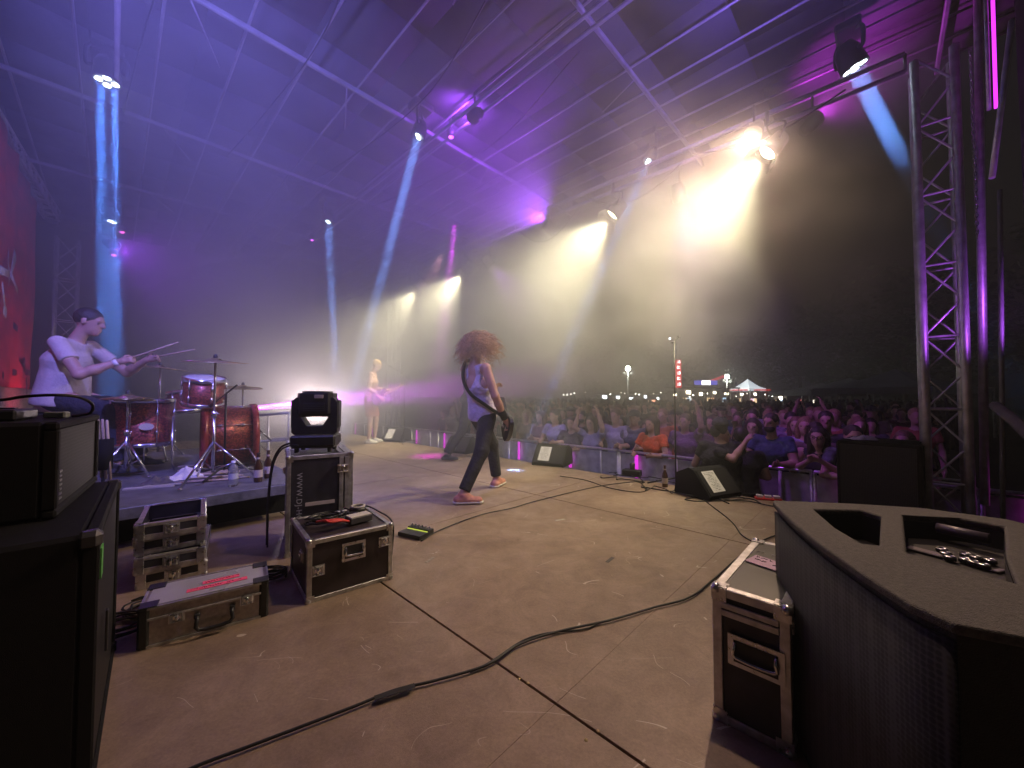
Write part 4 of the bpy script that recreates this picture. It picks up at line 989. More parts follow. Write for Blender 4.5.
def eyes(parent, P, sc=1.0):
    b = MB()
    for e in (-1, 1): b.ball(Vector(P(0.072,e*0.031,0.0)), 0.0125*sc, 8)
    return b.build('eyes', mat('eye_dark', (0.16,0.12,0.10), 0.25), parent)
def mk_skin(name, c): return mat(name, c, 0.5, 0, 0.12, 9)
skin_a = mk_skin('skin_light', (0.50,0.30,0.22)); skin_b = mk_skin('skin_tan', (0.40,0.23,0.16))
cloth_obj = mat('cloth', (0.3,0.3,0.3), 0.85, 0, 0.22, 14, 0.9, 16, 0.03, objcol=True)
hair_obj = mat('hair', (0.05,0.03,0.02), 0.6, 0, 0.5, 60, 0.8, 120, objcol=True)
skin_obj = mat('skin', (0.4,0.25,0.2), 0.55, 0, 0.1, 9, objcol=True)

def figure(name, label, loc, yaw, J, cfg, group=None, cat='person'):
    """J: joints in metres, local frame with +x = the way the person faces, +y = their left. One continuous body; hair and clothes as children."""
    h = cfg.get('h', 0.012); sk = cfg.get('skin', skin_obj); g = cfg.get('girth', 1.0)
    pts = np.array([v for v in J.values() if hasattr(v, '__len__') and len(v) == 3], float); lo = pts.min(0)-0.24; hi = pts.max(0)+0.26
    t = thing(name, label, cat, loc, yaw, group)
    J = {k: np.array(v, float) for k, v in J.items()}
    pel, che, nek, hd = J['pelvis'], J['chest'], J['neck'], J['head']; lat = nrm(J['shL']-J['shR']); latp = nrm(J['hipL']-J['hipR'])
    s = SDF(lo, hi, h)
    def torso(s, e, k=0.04):
        s.cap(pel, pel+(che-pel)*0.45, (0.098+e)*g, (0.088+e)*g, k, flat=(latp, 1.45)); s.cap(pel+(che-pel)*0.45, che, (0.088+e)*g, (0.108+e)*g, k, flat=(lat, 1.42))
        s.cap(che, che+(nek-che)*0.55, (0.105+e)*g, (0.060+e), k, flat=(lat, 1.5))
        for q in 'LR': s.cap(che+(nek-che)*0.62, J['sh'+q], 0.050+e*.8, 0.045+e*.6, k)
    def arm(s, q, e, upto=1.0, k=0.02, taper=1.0):
        a, b, c = J['sh'+q], J['el'+q], J['wr'+q]
        if upto >= 1: s.cap(a, b, (0.050+e)*g, (0.038+e)*g, k); s.cap(b, b+(c-b)*.35, (0.038+e)*g, (0.039+e)*g, k); s.cap(b+(c-b)*.35, c, (0.039+e)*g, (0.025+e)*g, k)
        else:
            p = a+(b-a)*upto; s.cap(a, p, 0.048+e*.7, 0.050+e, k, clip=[(p, b-a)])
    def leg(s, q, e, k=0.025, upto=None):
        a, b, c = J['hip'+q], J['kn'+q], J['an'+q]
        if upto is None: s.cap(a, b, (0.082+e)*g, (0.054+e)*g, k); s.cap(b, b+(c-b)*.35, (0.054+e)*g, (0.054+e)*g, k); s.cap(b+(c-b)*.35, c, (0.054+e)*g, (0.035+e), k)
        else:
            p = a+(b-a)*upto if upto <= 1 else b+(c-b)*(upto-1)
            if upto <= 1: s.cap(a, b, (0.088+e)*g, (0.066+e)*g, k, clip=[(p, b-a)])
            else: s.cap(a, b, (0.084+e)*g, (0.058+e)*g, k); s.cap(b, c, (0.058+e)*g, (0.046+e), k, clip=[(p, c-b)])
    torso(s, 0); s.cap(nek-(hd-nek)*0.3, nek+(hd-nek)*0.75, 0.054, 0.050, 0.03)
    fw = cfg.get('face', (1,0,0)); up = cfg.get('up', None)
    if up is None: up = nrm(hd-nek)*0.6+V3(0,0,0.6)
    P, Rm = head(s, hd, fw, up, 1.0, cfg.get('detail', True))
    for q in 'LR':
        arm(s, q, 0); leg(s, q, 0); hp_ = cfg.get('hand'+q, {})
        d = hp_.get('d', J['wr'+q]-J['el'+q]); hand(s, J['wr'+q], d, hp_.get('side', (0.7,0,0.7)), 1.0, hp_.get('curl', 0.5), hp_.get('pn', (0,0,-1)), cfg.get('fat', 1.0))
        an = J['an'+q]; ft = nrm(cfg.get('foot'+q, (1,0,0))); s.cap(an, an+ft*0.06+V3(0,0,-0.05), 0.034, 0.03, 0.02); s.cap(an+ft*-0.03+V3(0,0,-0.05), an+ft*0.13+V3(0,0,-0.06), 0.030, 0.026, 0.02)
    body = s.build('body', sk, t, cfg.get('skinc'))
    if cfg.get('eyes', True): eyes(t, P)
    top = cfg.get('top', 'tee'); 
    if top:
        s = SDF(lo, hi, h); torso(s, 0.014 if top != 'loose' else 0.016)
        hem = pel+(pel-che)*0.10
        s.cap(pel, hem, 0.125*g, 0.13*g, 0.05, flat=(latp, 1.35))
        for q in 'LR':
            if top == 'tank': pass
            else: arm(s, q, 0.014, 0.55 if top != 'long' else 1.0)
        if top == 'loose':
            s.cap(pel+(che-pel)*.5, hem, 0.135*g, 0.155*g, 0.05, flat=(latp, 1.3))
        s.cut(hem+(hem-che)*0.10, nrm(pel-che))
        s.cap(nek-(hd-nek)*.05, hd, 0.070, 0.075, 0, sub=True)
        if top == 'tank':
            for q in 'LR':
                o = nrm(J['sh'+q]-che); s.ell(J['sh'+q]+lat*(0.03 if q == 'L' else -0.03)-V3(0,0,0.075), (0.095,0.085,0.165), 0, sub=True)
            bk = che+(nek-che)*0.2; s.ell(bk-nrm(fw)*0.12, (0.07,0.07,0.13), 0, sub=True)
        s.build('shirt' if top != 'tank' else 'vest_top', cfg.get('topm', cloth_obj), t, cfg.get('topc', (0.1,0.1,0.12)), 2)
    bot = cfg.get('bottom', 'trousers')
    if bot:
        s = SDF(lo, hi, h); s.cap(pel+(che-pel)*0.12, pel, 0.104*g+0.006, 0.108*g+0.008, 0.03, flat=(latp, 1.42))
        for q in 'LR': leg(s, q, 0.010 if bot != 'shorts' else 0.02, 0.03, 1.93 if bot == 'trousers' else 0.86)
        s.cut(pel+(che-pel)*0.14, nrm(che-pel))
        s.build('trousers' if bot == 'trousers' else 'shorts', cfg.get('botm', cloth_obj), t, cfg.get('botc', (0.015,0.015,0.02)), 2)
    if cfg.get('shoes', True):
        for q in 'LR':
            an = J['an'+q]; ft = nrm(cfg.get('foot'+q, (1,0,0))); lf = nrm(np.cross((0,0,1), ft)); z0 = an[2]-0.09
            s = SDF(an-0.24, an+0.24, min(h, 0.010))
            s.cap(an-ft*0.045+V3(0,0,-0.055), an+ft*0.15+V3(0,0,-0.064), 0.042, 0.034, 0.02, flat=(lf, 1.15)); s.cap(an+V3(0,0,0.0), an+ft*0.06+V3(0,0,-0.05), 0.044, 0.04, 0.02)
            s.cut((0,0,an[2]+0.012), (0,0,1)); s.cut((0,0,z0+0.018), (0,0,-1)); so = s.build('shoe', cfg.get('shoem', cloth_obj), t, cfg.get('shoec', (0.05,0.05,0.05)), 1)
            if cfg.get('sole'):
                s = SDF(an-0.24, an+0.24, min(h, 0.010)); s.cap(an-ft*0.05+V3(0,0,-0.07), an+ft*0.155+V3(0,0,-0.07), 0.045, 0.040, 0.02, flat=(lf, 1.15)); s.cut((0,0,z0+0.022), (0,0,1)); s.cut((0,0,z0), (0,0,-1)); s.build('sole', mat('sole_white', (0.6,0.56,0.5), .7), so)
    hs = cfg.get('hair', 'short'); hc = cfg.get('hairc', (0.03,0.02,0.015))
    f, l, u = Rm[:,0], Rm[:,1], Rm[:,2]
    if hs:
        s = SDF(hd-0.32 if hs == 'long' else hd-0.2, hd+0.2, min(h, 0.009))
        s.ell(P(-0.016,0,0.034), (0.100,0.081,0.092), 0.01, Rm, noise=(0.005, 150))
        if hs == 'long':
            s.cap(P(-0.07,0,0.02), P(-0.075,0,-0.20), 0.075, 0.065, 0.03, flat=(l, 1.3)); s.cap(P(-0.02,0.075,0.0), P(-0.02,0.085,-0.17), 0.032, 0.03, 0.03); s.cap(P(-0.02,-0.075,0.0), P(-0.02,-0.085,-0.17), 0.032, 0.03, 0.03)
        if hs == 'bun': s.ell(P(-0.10,0,0.08), (0.04,0.04,0.04), 0.01)
        s.ell(P(0.085,0,-0.025), (0.075,0.076,0.082), 0, Rm, sub=True)     # keep the face clear
        if hs != 'long': s.cap(P(-0.16,0,-0.165), P(0.10,0,-0.075), 0.085, 0.095, 0, sub=True, flat=(l, 1.6))
        s.build('hair', hair_obj, t, hc, 1)
    if hs == 'cap' or cfg.get('cap'):
        s = SDF(hd-0.25, hd+0.25, 0.010); s.ell(P(-0.01,0,0.045), (0.112,0.093,0.088), 0.01, Rm, clip=[(P(0,0,0.03), -u)]); s.cap(P(0.08,0,0.036), P(0.15,0,0.026), 0.055, 0.05, 0.0, clip=[(P(0,0,0.042), u), (P(0,0,0.028), -u)]); s.build('cap', cloth_obj, t, cfg.get('capc', (0.02,0.02,0.03)), 0)
    if cfg.get('beard'):
        s = SDF(hd-0.2, hd+0.2, min(h, .009)); s.ell(P(0.040,0,-0.070), (0.062,0.062,0.052), 0.01, Rm, clip=[(P(0,0,-0.045), u)]); s.build('beard', hair_obj, t, hc, 1)
    if cfg.get('glasses'):
        b = MB()
        for e in (-1, 1): b.tube([Vector(P(0.100,e*0.033+0.024*math.cos(a),0.002+0.019*math.sin(a))) for a in [2*math.pi*k/12 for k in range(12)]], 0.003, 5, closed=True); b.tube([Vector(P(0.10,e*0.057,0.006)), Vector(P(0.0,e*0.084,0.008))], 0.0025, 5)
        b.tube([Vector(P(0.102,-0.01,0.006)), Vector(P(0.102,0.01,0.006))], 0.003, 5); b.build('glasses', black_plastic, t)
    t['_P'] = 0; del t['_P']
    return t, P
def stand(H=1.74, lean=0.0, arms='down', hip_y=0.09, sh_y=0.178, bow=0.0, turn=0.0):
    k = H/1.74; x = lean
    J = dict(pelvis=(0,0,0.94*k), chest=(0.03+x*0.6,0,1.26*k), neck=(0.03+x,0,1.46*k), head=(0.055+x+bow,0,1.615*k-bow*.3),
             hipL=(0,hip_y,0.90*k), hipR=(0,-hip_y,0.90*k), knL=(0.03,hip_y+.02,0.50*k), knR=(0.02,-hip_y-.02,0.50*k), anL=(-0.01,hip_y+.04,0.09), anR=(-0.02,-hip_y-.04,0.09),
             shL=(0.02+x,sh_y,1.41*k), shR=(0.02+x,-sh_y,1.41*k))
    def A(q, el, wr): sg = 1 if q == 'L' else -1; J['el'+q] = (el[0]+x, sg*el[1], el[2]*k); J['wr'+q] = (wr[0]+x, sg*wr[1], wr[2]*k)
    if arms == 'down': A('L',(-0.02,0.25,1.13),(0.06,0.25,0.89)); A('R',(-0.02,0.25,1.13),(0.08,0.24,0.89))
    elif arms == 'up': A('L',(0.14,0.27,1.55),(0.16,0.20,1.80)); A('R',(0.14,0.27,1.52),(0.18,0.17,1.78))
    elif arms == 'oneup': A('L',(0.14,0.27,1.55),(0.16,0.22,1.82)); A('R',(0.0,0.26,1.14),(0.16,0.20,0.98))
    elif arms == 'rail': A('L',(0.10,0.27,1.16),(0.30,0.20,1.17)); A('R',(0.10,0.27,1.16),(0.30,0.12,1.17))
    elif arms == 'fold': A('L',(0.05,0.25,1.15),(0.20,-0.02,1.20)); A('R',(0.05,0.25,1.15),(0.22,-0.02,1.15))
    elif arms == 'clap': A('L',(0.10,0.24,1.18),(0.28,0.05,1.36)); A('R',(0.10,0.24,1.18),(0.28,0.04,1.35))
    elif arms == 'phone': A('L',(0.0,0.25,1.14),(0.12,0.22,0.95)); A('R',(0.15,0.24,1.34),(0.30,0.14,1.56))
    return J
# ------------------------------------------------------------------ musicians
white_tee = (0.62,0.56,0.54)
# guitarist: back to the camera, leaning, long curly hair flying
gp_ = Vector((-0.30,3.95,0)); GY = YAW_N       # faces the crowd
Jg = dict(pelvis=(-0.01,0,0.83), chest=(-0.08,-0.01,1.11), neck=(-0.115,0.0,1.325), head=(-0.085,-0.005,1.46),
          hipL=(0.01,0.09,0.80), hipR=(-0.02,-0.09,0.80), knL=(0.27,0.15,0.47), anL=(0.33,0.14,0.095), knR=(-0.14,-0.14,0.46), anR=(-0.36,-0.13,0.095),
          shL=(-0.08,0.18,1.28), shR=(-0.13,-0.19,1.27), elL=(0.15,0.30,1.04), wrL=(0.37,0.22,1.05), elR=(-0.08,-0.27,1.0), wrR=(0.07,-0.25,0.77))
gt, GP = figure('person', 'long haired guitarist in pale vest and black trousers, back to the camera', gp_, GY, Jg,
     dict(h=0.0085, skin=mk_skin('skin_guitarist', (0.46,0.25,0.17)), face=(0.85,0.1,-0.35), top='tank', topm=mat('vest_cloth', (0.50,0.42,0.47), 0.85, 0, 0.15, 20, .9, 18, .03), botm=mat('black_denim', (0.014,0.013,0.016), .8, 0, .3, 30, .9, 22, .02),
          shoem=mat('salmon_canvas', (0.55,0.24,0.17), .8, 0, .2, 30), sole=True, footL=(1,0.35,0), footR=(0.8,-0.7,0), hair=None, eyes=True,
          handL=dict(d=(0.5,0.0,0.8), side=(-.5,-.5,0.5), curl=1.0, pn=(0,-1,0)), handR=dict(d=(0.65,0.05,-0.75), side=(0.5,0.6,0.5), curl=0.7, pn=(0,1,0))))
# curly hair: strands growing from the scalp, thrown up and forward
rg = random.Random(5); hb = MB()
hc_ = np.array((-0.09,-0.005,1.48))
for k in range(1150):
    while True:
        d = np.array([rg.gauss(0,1) for _ in range(3)]); d /= np.linalg.norm(d)
        if d[2] > -0.45 and not (d[0] > 0.55 and d[2] < 0.1): break
    p0 = hc_ + d*np.array((0.085,0.072,0.085)); L_ = rg.uniform(0.09, 0.19)*(1.2 if d[2] > 0.1 else 1.0); seg = 16
    aim = d*1.0 + np.array((0.02,-0.02,0.22)) + np.array([rg.gauss(0,.28) for _ in range(3)]); aim /= np.linalg.norm(aim)
    u = np.cross(aim, (0.3,0.2,1)); u /= np.linalg.norm(u); w = np.cross(aim, u); ph = rg.uniform(0, 6.28); tw = rg.uniform(14, 24); cr_ = rg.uniform(.010,.020); P_ = []
    for i in range(seg):
        t = i/(seg-1); droop = np.array((0.05,0,-0.10))*t*t*(L_/0.2)
        P_.append(Vector(p0 + aim*L_*t + droop + (u*math.cos(ph+tw*t)+w*math.sin(ph+tw*t))*cr_*min(1, t*3)))
    hb.tube(P_, [0.0031*(1-0.6*i/(seg-1)) for i in range(seg)], 4, False)
hair_curly = mat('curly_hair', (0.46,0.27,0.12), 0.45, 0, 0.4, 14)
hb.build('curly_hair', hair_curly, gt)
wbm = MB(); a, b = Vector(Jg['elR']), Vector(Jg['wrR']); wbm.tube([a+(b-a)*0.62, a+(b-a)*0.98], [0.0400,0.0335], 12); wbm.build('wristband', black_cloth, gt)
st_ = MB()   # strap across the back: from left shoulder to right hip
st_.tube(smooth_pts([(0.02,0.10,1.22),(-0.06,0.10,1.355),(-0.15,0.10,1.34),(-0.225,0.04,1.18),(-0.215,-0.05,1.03),(-0.13,-0.17,0.92),(0.02,-0.20,0.83),(0.10,-0.20,0.79)],5), 0.018, 6)
tag(st_.build('guitar_strap', black_cloth), None, None)
so_ = bpy.data.objects['guitar_strap']
gg = thing('electric_guitar', 'dark electric guitar hanging in front of the long haired guitarist', 'guitar', gp_, GY)
so_.parent = gg; so_.name = 'strap'
gc = Vector((0.19,-0.13,0.75)); nd = Vector((0.30,0.62,0.56)).normalized(); gn_ = nd.cross(Vector((0,0,1))).normalized(); gu = gn_.cross(nd)
Mg_ = Matrix((nd, gu, gn_)).transposed().to_4x4(); Mg_.translation = gc
out = [(0.20,0.05),(0.24,0.10),(0.20,0.135),(0.10,0.11),(0.02,0.10),(-0.08,0.14),(-0.17,0.13),(-0.21,0.05),(-0.21,-0.05),(-0.17,-0.14),(-0.08,-0.15),(0.02,-0.10),(0.10,-0.115),(0.17,-0.13),(0.19,-0.09),(0.15,-0.04)]
out = [tuple(p[:2]) for p in smooth_pts([(x,y,0) for x,y in out+[out[0]]],3)][:-1]
o = MB().prism(out, -0.02, 0.022, Mg_).build('body', mat('guitar_black', (0.02,0.018,0.022), .15, 0, coat=0.5), gg); beveled(o, .006, 2)
MB().prism([(0.12,-0.027),(0.66,-0.021),(0.66,0.021),(0.12,0.027)], 0.008, 0.030, Mg_).build('neck', mat('maple', (0.32,0.18,0.09), .4), gg)
MB().prism([(0.66,-0.02),(0.70,-0.04),(0.84,-0.045),(0.86,0.02),(0.70,0.03),(0.66,0.02)], 0.006, 0.022, Mg_).build('headstock', mat('guitar_black', (0,0,0)), gg)
b = MB(); b.lathe([(0.035,-0.0205),(0.033,-0.0245),(0.0,-0.0245)], Mg_ @ Vector((-0.03,-0.03,0)), Mg_.to_3x3()); b.tube([Mg_ @ Vector((-0.12,-0.06,-.024)), Mg_ @ Vector((-0.12,0.05,-.024))], 0.008); b.build('back_plate', steel, gg)
b = MB()
for k in range(3): b.tube([Mg_ @ Vector((0.71+k*0.05,0.03,0.012)), Mg_ @ Vector((0.71+k*0.05,0.055,0.012))], 0.006, 6)
b.build('tuner', steel, gg)
# hidden third musician behind him, only dark legs show
sp_ = onz(452,462,0)
Js = stand(1.72, 0.12, 'fold'); Js.update(anL=(0.22,0.16,0.09), knL=(0.20,0.16,0.48), anR=(-0.32,-0.16,0.095), knR=(-0.08,-0.15,0.48))
figure('person', 'dark clothed performer mostly hidden behind the guitarist, one leg stretched back', sp_+Vector((0.22,0.25,0)), GY-0.75, Js, dict(h=0.013, skinc=(0.35,0.2,0.15), topc=(0.02,0.02,0.025), botc=(0.012,0.012,0.015), shoec=(0.03,0.03,0.03), hairc=(0.02,0.015,0.01)))
# bassist: bare chested, blond, shorts
bp0 = onz(370,443,0); BYAW = R(8)
Jb = stand(1.80, 0.02, 'down', bow=0.045); Jb.update(elL=(0.06,0.27,1.17), wrL=(0.30,0.34,1.13), elR=(0.04,-0.25,1.14), wrR=(0.22,-0.17,0.98), knL=(0.10,0.10,0.50), knR=(0.02,-0.10,0.51), anL=(0.06,0.13,0.09), anR=(0.0,-0.12,0.09))
bt, _ = figure('person', 'bare chested blond bassist in red shorts standing in the pink smoke', bp0, BYAW, Jb, dict(h=0.011, skin=mk_skin('skin_bassist', (0.55,0.34,0.26)), face=(0.85,0,-0.5), top=None, bottom='shorts', botc=(0.42,0.12,0.10), hairc=(0.45,0.28,0.08), shoec=(0.6,0.58,0.55), sole=True,
        handL=dict(curl=1.0, side=(-.3,0,1)), handR=dict(curl=.9)))
bg_ = thing('bass_guitar', 'bass guitar held low by the bare chested bassist', 'guitar', bp0, BYAW)
gc = Vector((0.20,-0.10,0.98)); nd = Vector((0.45,0.80,0.33)).normalized(); gn_ = nd.cross(Vector((0,0,1))).normalized(); gu = gn_.cross(nd); Mb = Matrix((nd, gu, gn_)).transposed().to_4x4(); Mb.translation = gc
MB().prism(out, -0.02, 0.022, Mb).build('body', mat('bass_dark', (0.04,0.02,0.02), .2, coat=.5), bg_)
MB().prism([(0.12,-0.028),(0.82,-0.021),(0.82,0.021),(0.12,0.028)], 0.006, 0.028, Mb).build('neck', mat('maple', (0,0,0)), bg_)
MB().prism([(0.82,-0.02),(0.86,-0.05),(1.02,-0.04),(1.02,0.03),(0.86,0.04)], 0.004, 0.02, Mb).build('headstock', mat('bass_dark', (0,0,0)), bg_)
# drummer: seated, pale T-shirt, facing the kit
dp = at(62, 400, 3.4); dp.z = RZ; DY = R(22)
Jd = dict(pelvis=(0,0,0.68), chest=(0.03,0,1.00), neck=(0.09,0,1.22), head=(0.165,0,1.37), hipL=(0.02,0.10,0.68), hipR=(0.02,-0.10,0.68), knL=(0.42,0.20,0.56), knR=(0.42,-0.20,0.56), anL=(0.46,0.24,0.10), anR=(0.50,-0.22,0.10),
          shL=(0.09,0.18,1.16), shR=(0.06,-0.19,1.15), elL=(0.32,0.27,0.93), wrL=(0.52,0.14,1.05), elR=(0.24,-0.27,0.88), wrR=(0.46,-0.20,1.00))
dt, _ = figure('person', 'drummer in a pale T-shirt sitting behind the drum kit with sticks raised', dp, DY, Jd, dict(h=0.0095, skin=mk_skin('skin_drummer', (0.40,0.24,0.18)), face=(1,0,-0.22), top='loose', topm=mat('tee_cloth', (0.46,0.39,0.36), .88, 0, .12, 8, .7, 11, .02), botc=(0.02,0.02,0.03), hairc=(0.02,0.014,0.012), girth=1.08,
        handL=dict(d=(0.8,0.0,0.25), curl=1.25, side=(0,-.5,.8)), handR=dict(d=(0.85,0.0,0.3), curl=1.25, side=(0,.5,.8))))
wb = MB(); wb.tube([Vector((0.43,-0.21,0.983)), Vector((0.455,-0.202,0.998))], 0.031, 12); wb.build('wristband', mat('white_band', (0.7,0.65,0.6), .8), dt)
pm = MB(); r_ = random.Random(2)   # print on the shirt's back and hem
for k in range(5): pm.box((-0.115+k*0.012, -0.01, 0.82+k*0.05), (0.012,0.10-0.01*(k%2),0.024), None, .004)
pm.build('shirt_print', mat('print_red', (0.30,0.14,0.13), .8), dt)
stick_m = mat('stick_wood', (0.55,0.42,0.28), .5)
DM = Matrix.Translation(dp) @ Matrix.Rotation(DY, 4, 'Z')
for a, b, lab in (((0.50,-0.19,1.02),(0.86,-0.16,1.20),'drumstick raised in the drummer\'s near hand'), ((0.56,0.13,1.07),(0.92,0.05,1.16),'drumstick in the drummer\'s far hand')):
    a, b = DM @ Vector(a), DM @ Vector(b); tag(MB().tube([a-(b-a)*.15, a+(b-a)*.85, b-(b-a)*.03, b], [.0085,.0075,.005,.006], 8).build('drumstick', stick_m), lab, 'drumstick')
ds = thing('drum_stool', 'round black stool under the drummer', 'stool', dp, 0)
MB().lathe([(0,0.50),(0.16,0.50),(0.175,0.53),(0.16,0.56),(0,0.565)]).build('seat', black_cloth, ds); MB().tube([(0,0,0.1),(0,0,0.50)],.016).build('post', steel, ds)
for k in range(3): a = k*2.09; MB().tube([(0,0,0.2),(0.22*math.cos(a),0.22*math.sin(a),0.01)], .01).build('leg', steel, ds)

# ------------------------------------------------------------------ drum kit
spark = bpy.data.materials.new('red_sparkle'); spark.use_nodes = True; t_ = spark.node_tree; b_ = t_.nodes['Principled BSDF']; tc_ = t_.nodes.new('ShaderNodeTexCoord')
vo = t_.nodes.new('ShaderNodeTexVoronoi'); vo.inputs['Scale'].default_value = 110; t_.links.new(tc_.outputs['Object'], vo.inputs['Vector']); cr = t_.nodes.new('ShaderNodeValToRGB'); t_.links.new(vo.outputs['Color'], cr.inputs[0])
cr.color_ramp.elements[0].color = (0.09,0.010,0.010,1); cr.color_ramp.elements[0].position = .35; cr.color_ramp.elements[1].color = (0.42,0.09,0.06,1); cr.color_ramp.elements[1].position = .85
t_.links.new(cr.outputs[0], b_.inputs['Base Color']); b_.inputs['Metallic'].default_value = .45; b_.inputs['Roughness'].default_value = .42; b_.inputs['Coat Weight'].default_value = .25
head_m = mat('drum_head', (0.6,0.58,0.55), .6); hoop_red = mat('hoop_red', (0.30,0.04,0.035), .3, .1, .2, 30)
def drum(name, label, c, r, h, M=None, wood_hoop=False, loc=None, legs=None, lugs=8):
    """shell along local z around c; M orients it"""
    t = thing(name, label, 'drum', c, 0); M = M or Matrix.Identity(3)
    MB().lathe([(r,-h/2),(r,h/2),(r-.008,h/2),(r-.008,-h/2),(r,-h/2)], (0,0,0), M, 40).build('shell', spark, t)
    for z, s_ in ((-h/2,-1),(h/2,1)):
        MB().lathe([(0,z+s_*.006),(r-.004,z+s_*.006),(r-.002,z+s_*.002)], (0,0,0), M, 40).build('drum_head', head_m, t)
        hp = [(r+.001,z-s_*.022),(r+.013,z-s_*.022),(r+.013,z+s_*.014),(r+.003,z+s_*.014)] if not wood_hoop else [(r+.002,z-s_*.03),(r+.02,z-s_*.03),(r+.02,z+s_*.022),(r+.002,z+s_*.022)]
        MB().lathe(hp+[hp[0]], (0,0,0), M, 40).build('hoop', hoop_red if wood_hoop else steel, t)
    for k in range(lugs):
        a = 2*math.pi*(k+.5)/lugs; lg = MB(); q = lambda rr, z: M @ Vector((rr*math.cos(a), rr*math.sin(a), z))
        lg.tube([q(r+.014,-h*.5-.012), q(r+.014,h*.5+.012)], .0035, 6); 
        for z in (-h*.22, h*.22): lg.tube([q(r+.010,z-.02), q(r+.010,z+.02)], .011, 8)
        lg.build('lug', steel, t)
    return t
ft = at(143, 425, 3.55); ft.z = RZ+0.46
fl = drum('floor_tom', 'red sparkle floor tom with an oval badge, at the left of the kit', ft, 0.215, 0.40)
for k in range(3):
    a = k*2.09-1.9; x, y = 0.238*math.cos(a), 0.238*math.sin(a); MB().tube([(x,y,.05),(x,y,-.38),(x*1.1,y*1.1,-.45)], .007, 8).build('leg', steel, fl)
qd = (Vector((0,0,ft.z))-ft).normalized(); q = qd*0.217+Vector((0,0,0.0)); M_ = Matrix((Vector((-qd.y,qd.x,0)), Vector((0,0,1)), qd)).transposed().to_4x4(); M_.translation = q + Vector((0.03,0.0,-0.03))
MB().prism([(0.05*math.cos(a),0.03*math.sin(a)) for a in [2*math.pi*k/20 for k in range(20)]], 0, .003, M_).build('badge', mat('badge_pale', (0.6,0.55,0.45), .4, .2), fl)
bdc = at(229, 432, 3.85); bdc.z = RZ+0.31
Mbd = NV.to_track_quat('Z','Y').to_matrix()
Mbd = (Matrix.Rotation(R(-6),3,'Z') @ Mbd)
bd = drum('bass_drum', 'large red sparkle bass drum lying on its side with wooden hoops', bdc, 0.29, 0.40, Mbd, True, lugs=8)
ax = (Mbd @ Vector((0,0,1))); sd = ax.cross(Vector((0,0,1)))
for s_ in (-1,1): MB().tube([ax*.12+sd*.27*s_+Vector((0,0,-.08)), ax*.24+sd*.36*s_+Vector((0,0,-.31))], .009, 8).build('spur', steel, bd)
rt = at(204, 391, 3.65); Mr = Matrix.Rotation(R(10),3,'Y') @ Matrix.Rotation(R(8),3,'X')
drum('rack_tom', 'small red sparkle tom mounted high in the middle of the kit', rt, 0.155, 0.24, Mr, lugs=6)
rt2 = at(186, 402, 4.25); drum('rack_tom', 'second red sparkle tom half hidden behind the middle one', rt2, 0.15, 0.22, Matrix.Rotation(R(-8),3,'Y'), lugs=6)
sn = at(116, 401, 4.0); sn2 = drum('snare_drum', 'shallow snare drum at the drummer\'s knee', Vector((sn.x,sn.y,RZ+0.60)), 0.18, 0.13, None, lugs=8)
for k in range(3): a = k*2.09+.3; MB().tube([(0.02*math.cos(a),0.02*math.sin(a),-.1),(0.2*math.cos(a),0.2*math.sin(a),-.59)], .009, 8).build('leg', steel, sn2)
brass = mat('cymbal_bronze', (0.62,0.48,0.26), .28, 0.9, .15, 6)
def stand_(name, label, x, y, top, r=.22, cat='stand', boom=None, spread=.30, z0=RZ, rot=0.3):
    t = thing(name, label, cat, (x,y,z0)); H = top-z0
    MB().tube([(0,0,.08),(0,0,H*.55)], .0125, 10).build('lower_tube', steel, t); MB().tube([(0,0,H*.55),(0,0,H)], .009, 8).build('upper_tube', steel, t)
    b = MB(); b.tube([(0,0,H*.55-.03),(0,0,H*.55+.02)], .02, 10); b.tube([(0,0,H*.55),(0.04,0,H*.55)], .006, 8); b.build('clamp', steel, t)
    for k in range(3):
        a = rot+k*2.094; c_, s_ = math.cos(a), math.sin(a); l = MB(); l.tube([(0,0,.33),(spread*c_,spread*s_,.012)], .009, 8); l.tube([(0,0,.10),(spread*.55*c_,spread*.55*s_,.155)], .006, 6); l.ball((spread*c_,spread*s_,.012), .014, 8); l.build('leg', steel, t)
    return t, H
def cymbal(t, H, r, tilt, ax=0.0, off=(0,0)):
    M = Matrix.Rotation(ax,3,'Z') @ Matrix.Rotation(tilt,3,'X'); b = MB()
    b.lathe([(0.008,0.020),(0.03,0.016),(0.045,0.004),(r*.5,-0.004),(r,-0.016),(r,-0.018),(r*.5,-0.006),(0.04,0.001),(0.008,0.017)], (off[0],off[1],H-.02), M, 40); b.build('cymbal', brass, t)
    MB().lathe([(0.014,0),(0.016,.02),(.01,.035),(0,.036)], (off[0],off[1],H-.005)).build('wing_nut', black_plastic, t)
p = at(215, 380, 3.15); t, H = stand_('cymbal_stand', 'chrome cymbal stand in front of the bass drum with a wide crash cymbal', p.x, p.y, at(208,358,3.15).z, rot=.5); cymbal(t, H, .235, R(4), .6)
p = at(160, 380, 4.3); t, H = stand_('cymbal_stand', 'cymbal stand behind the floor tom carrying a large ride cymbal', p.x, p.y, at(162,365,4.3).z, rot=1.5); cymbal(t, H, .25, R(6), 2.0)
p = at(243, 385, 4.6); t, H = stand_('cymbal_stand', 'far cymbal stand at the right of the kit with a thin crash cymbal', p.x, p.y, at(245,385,4.6).z, rot=.2); cymbal(t, H, .2, R(-5), .3)
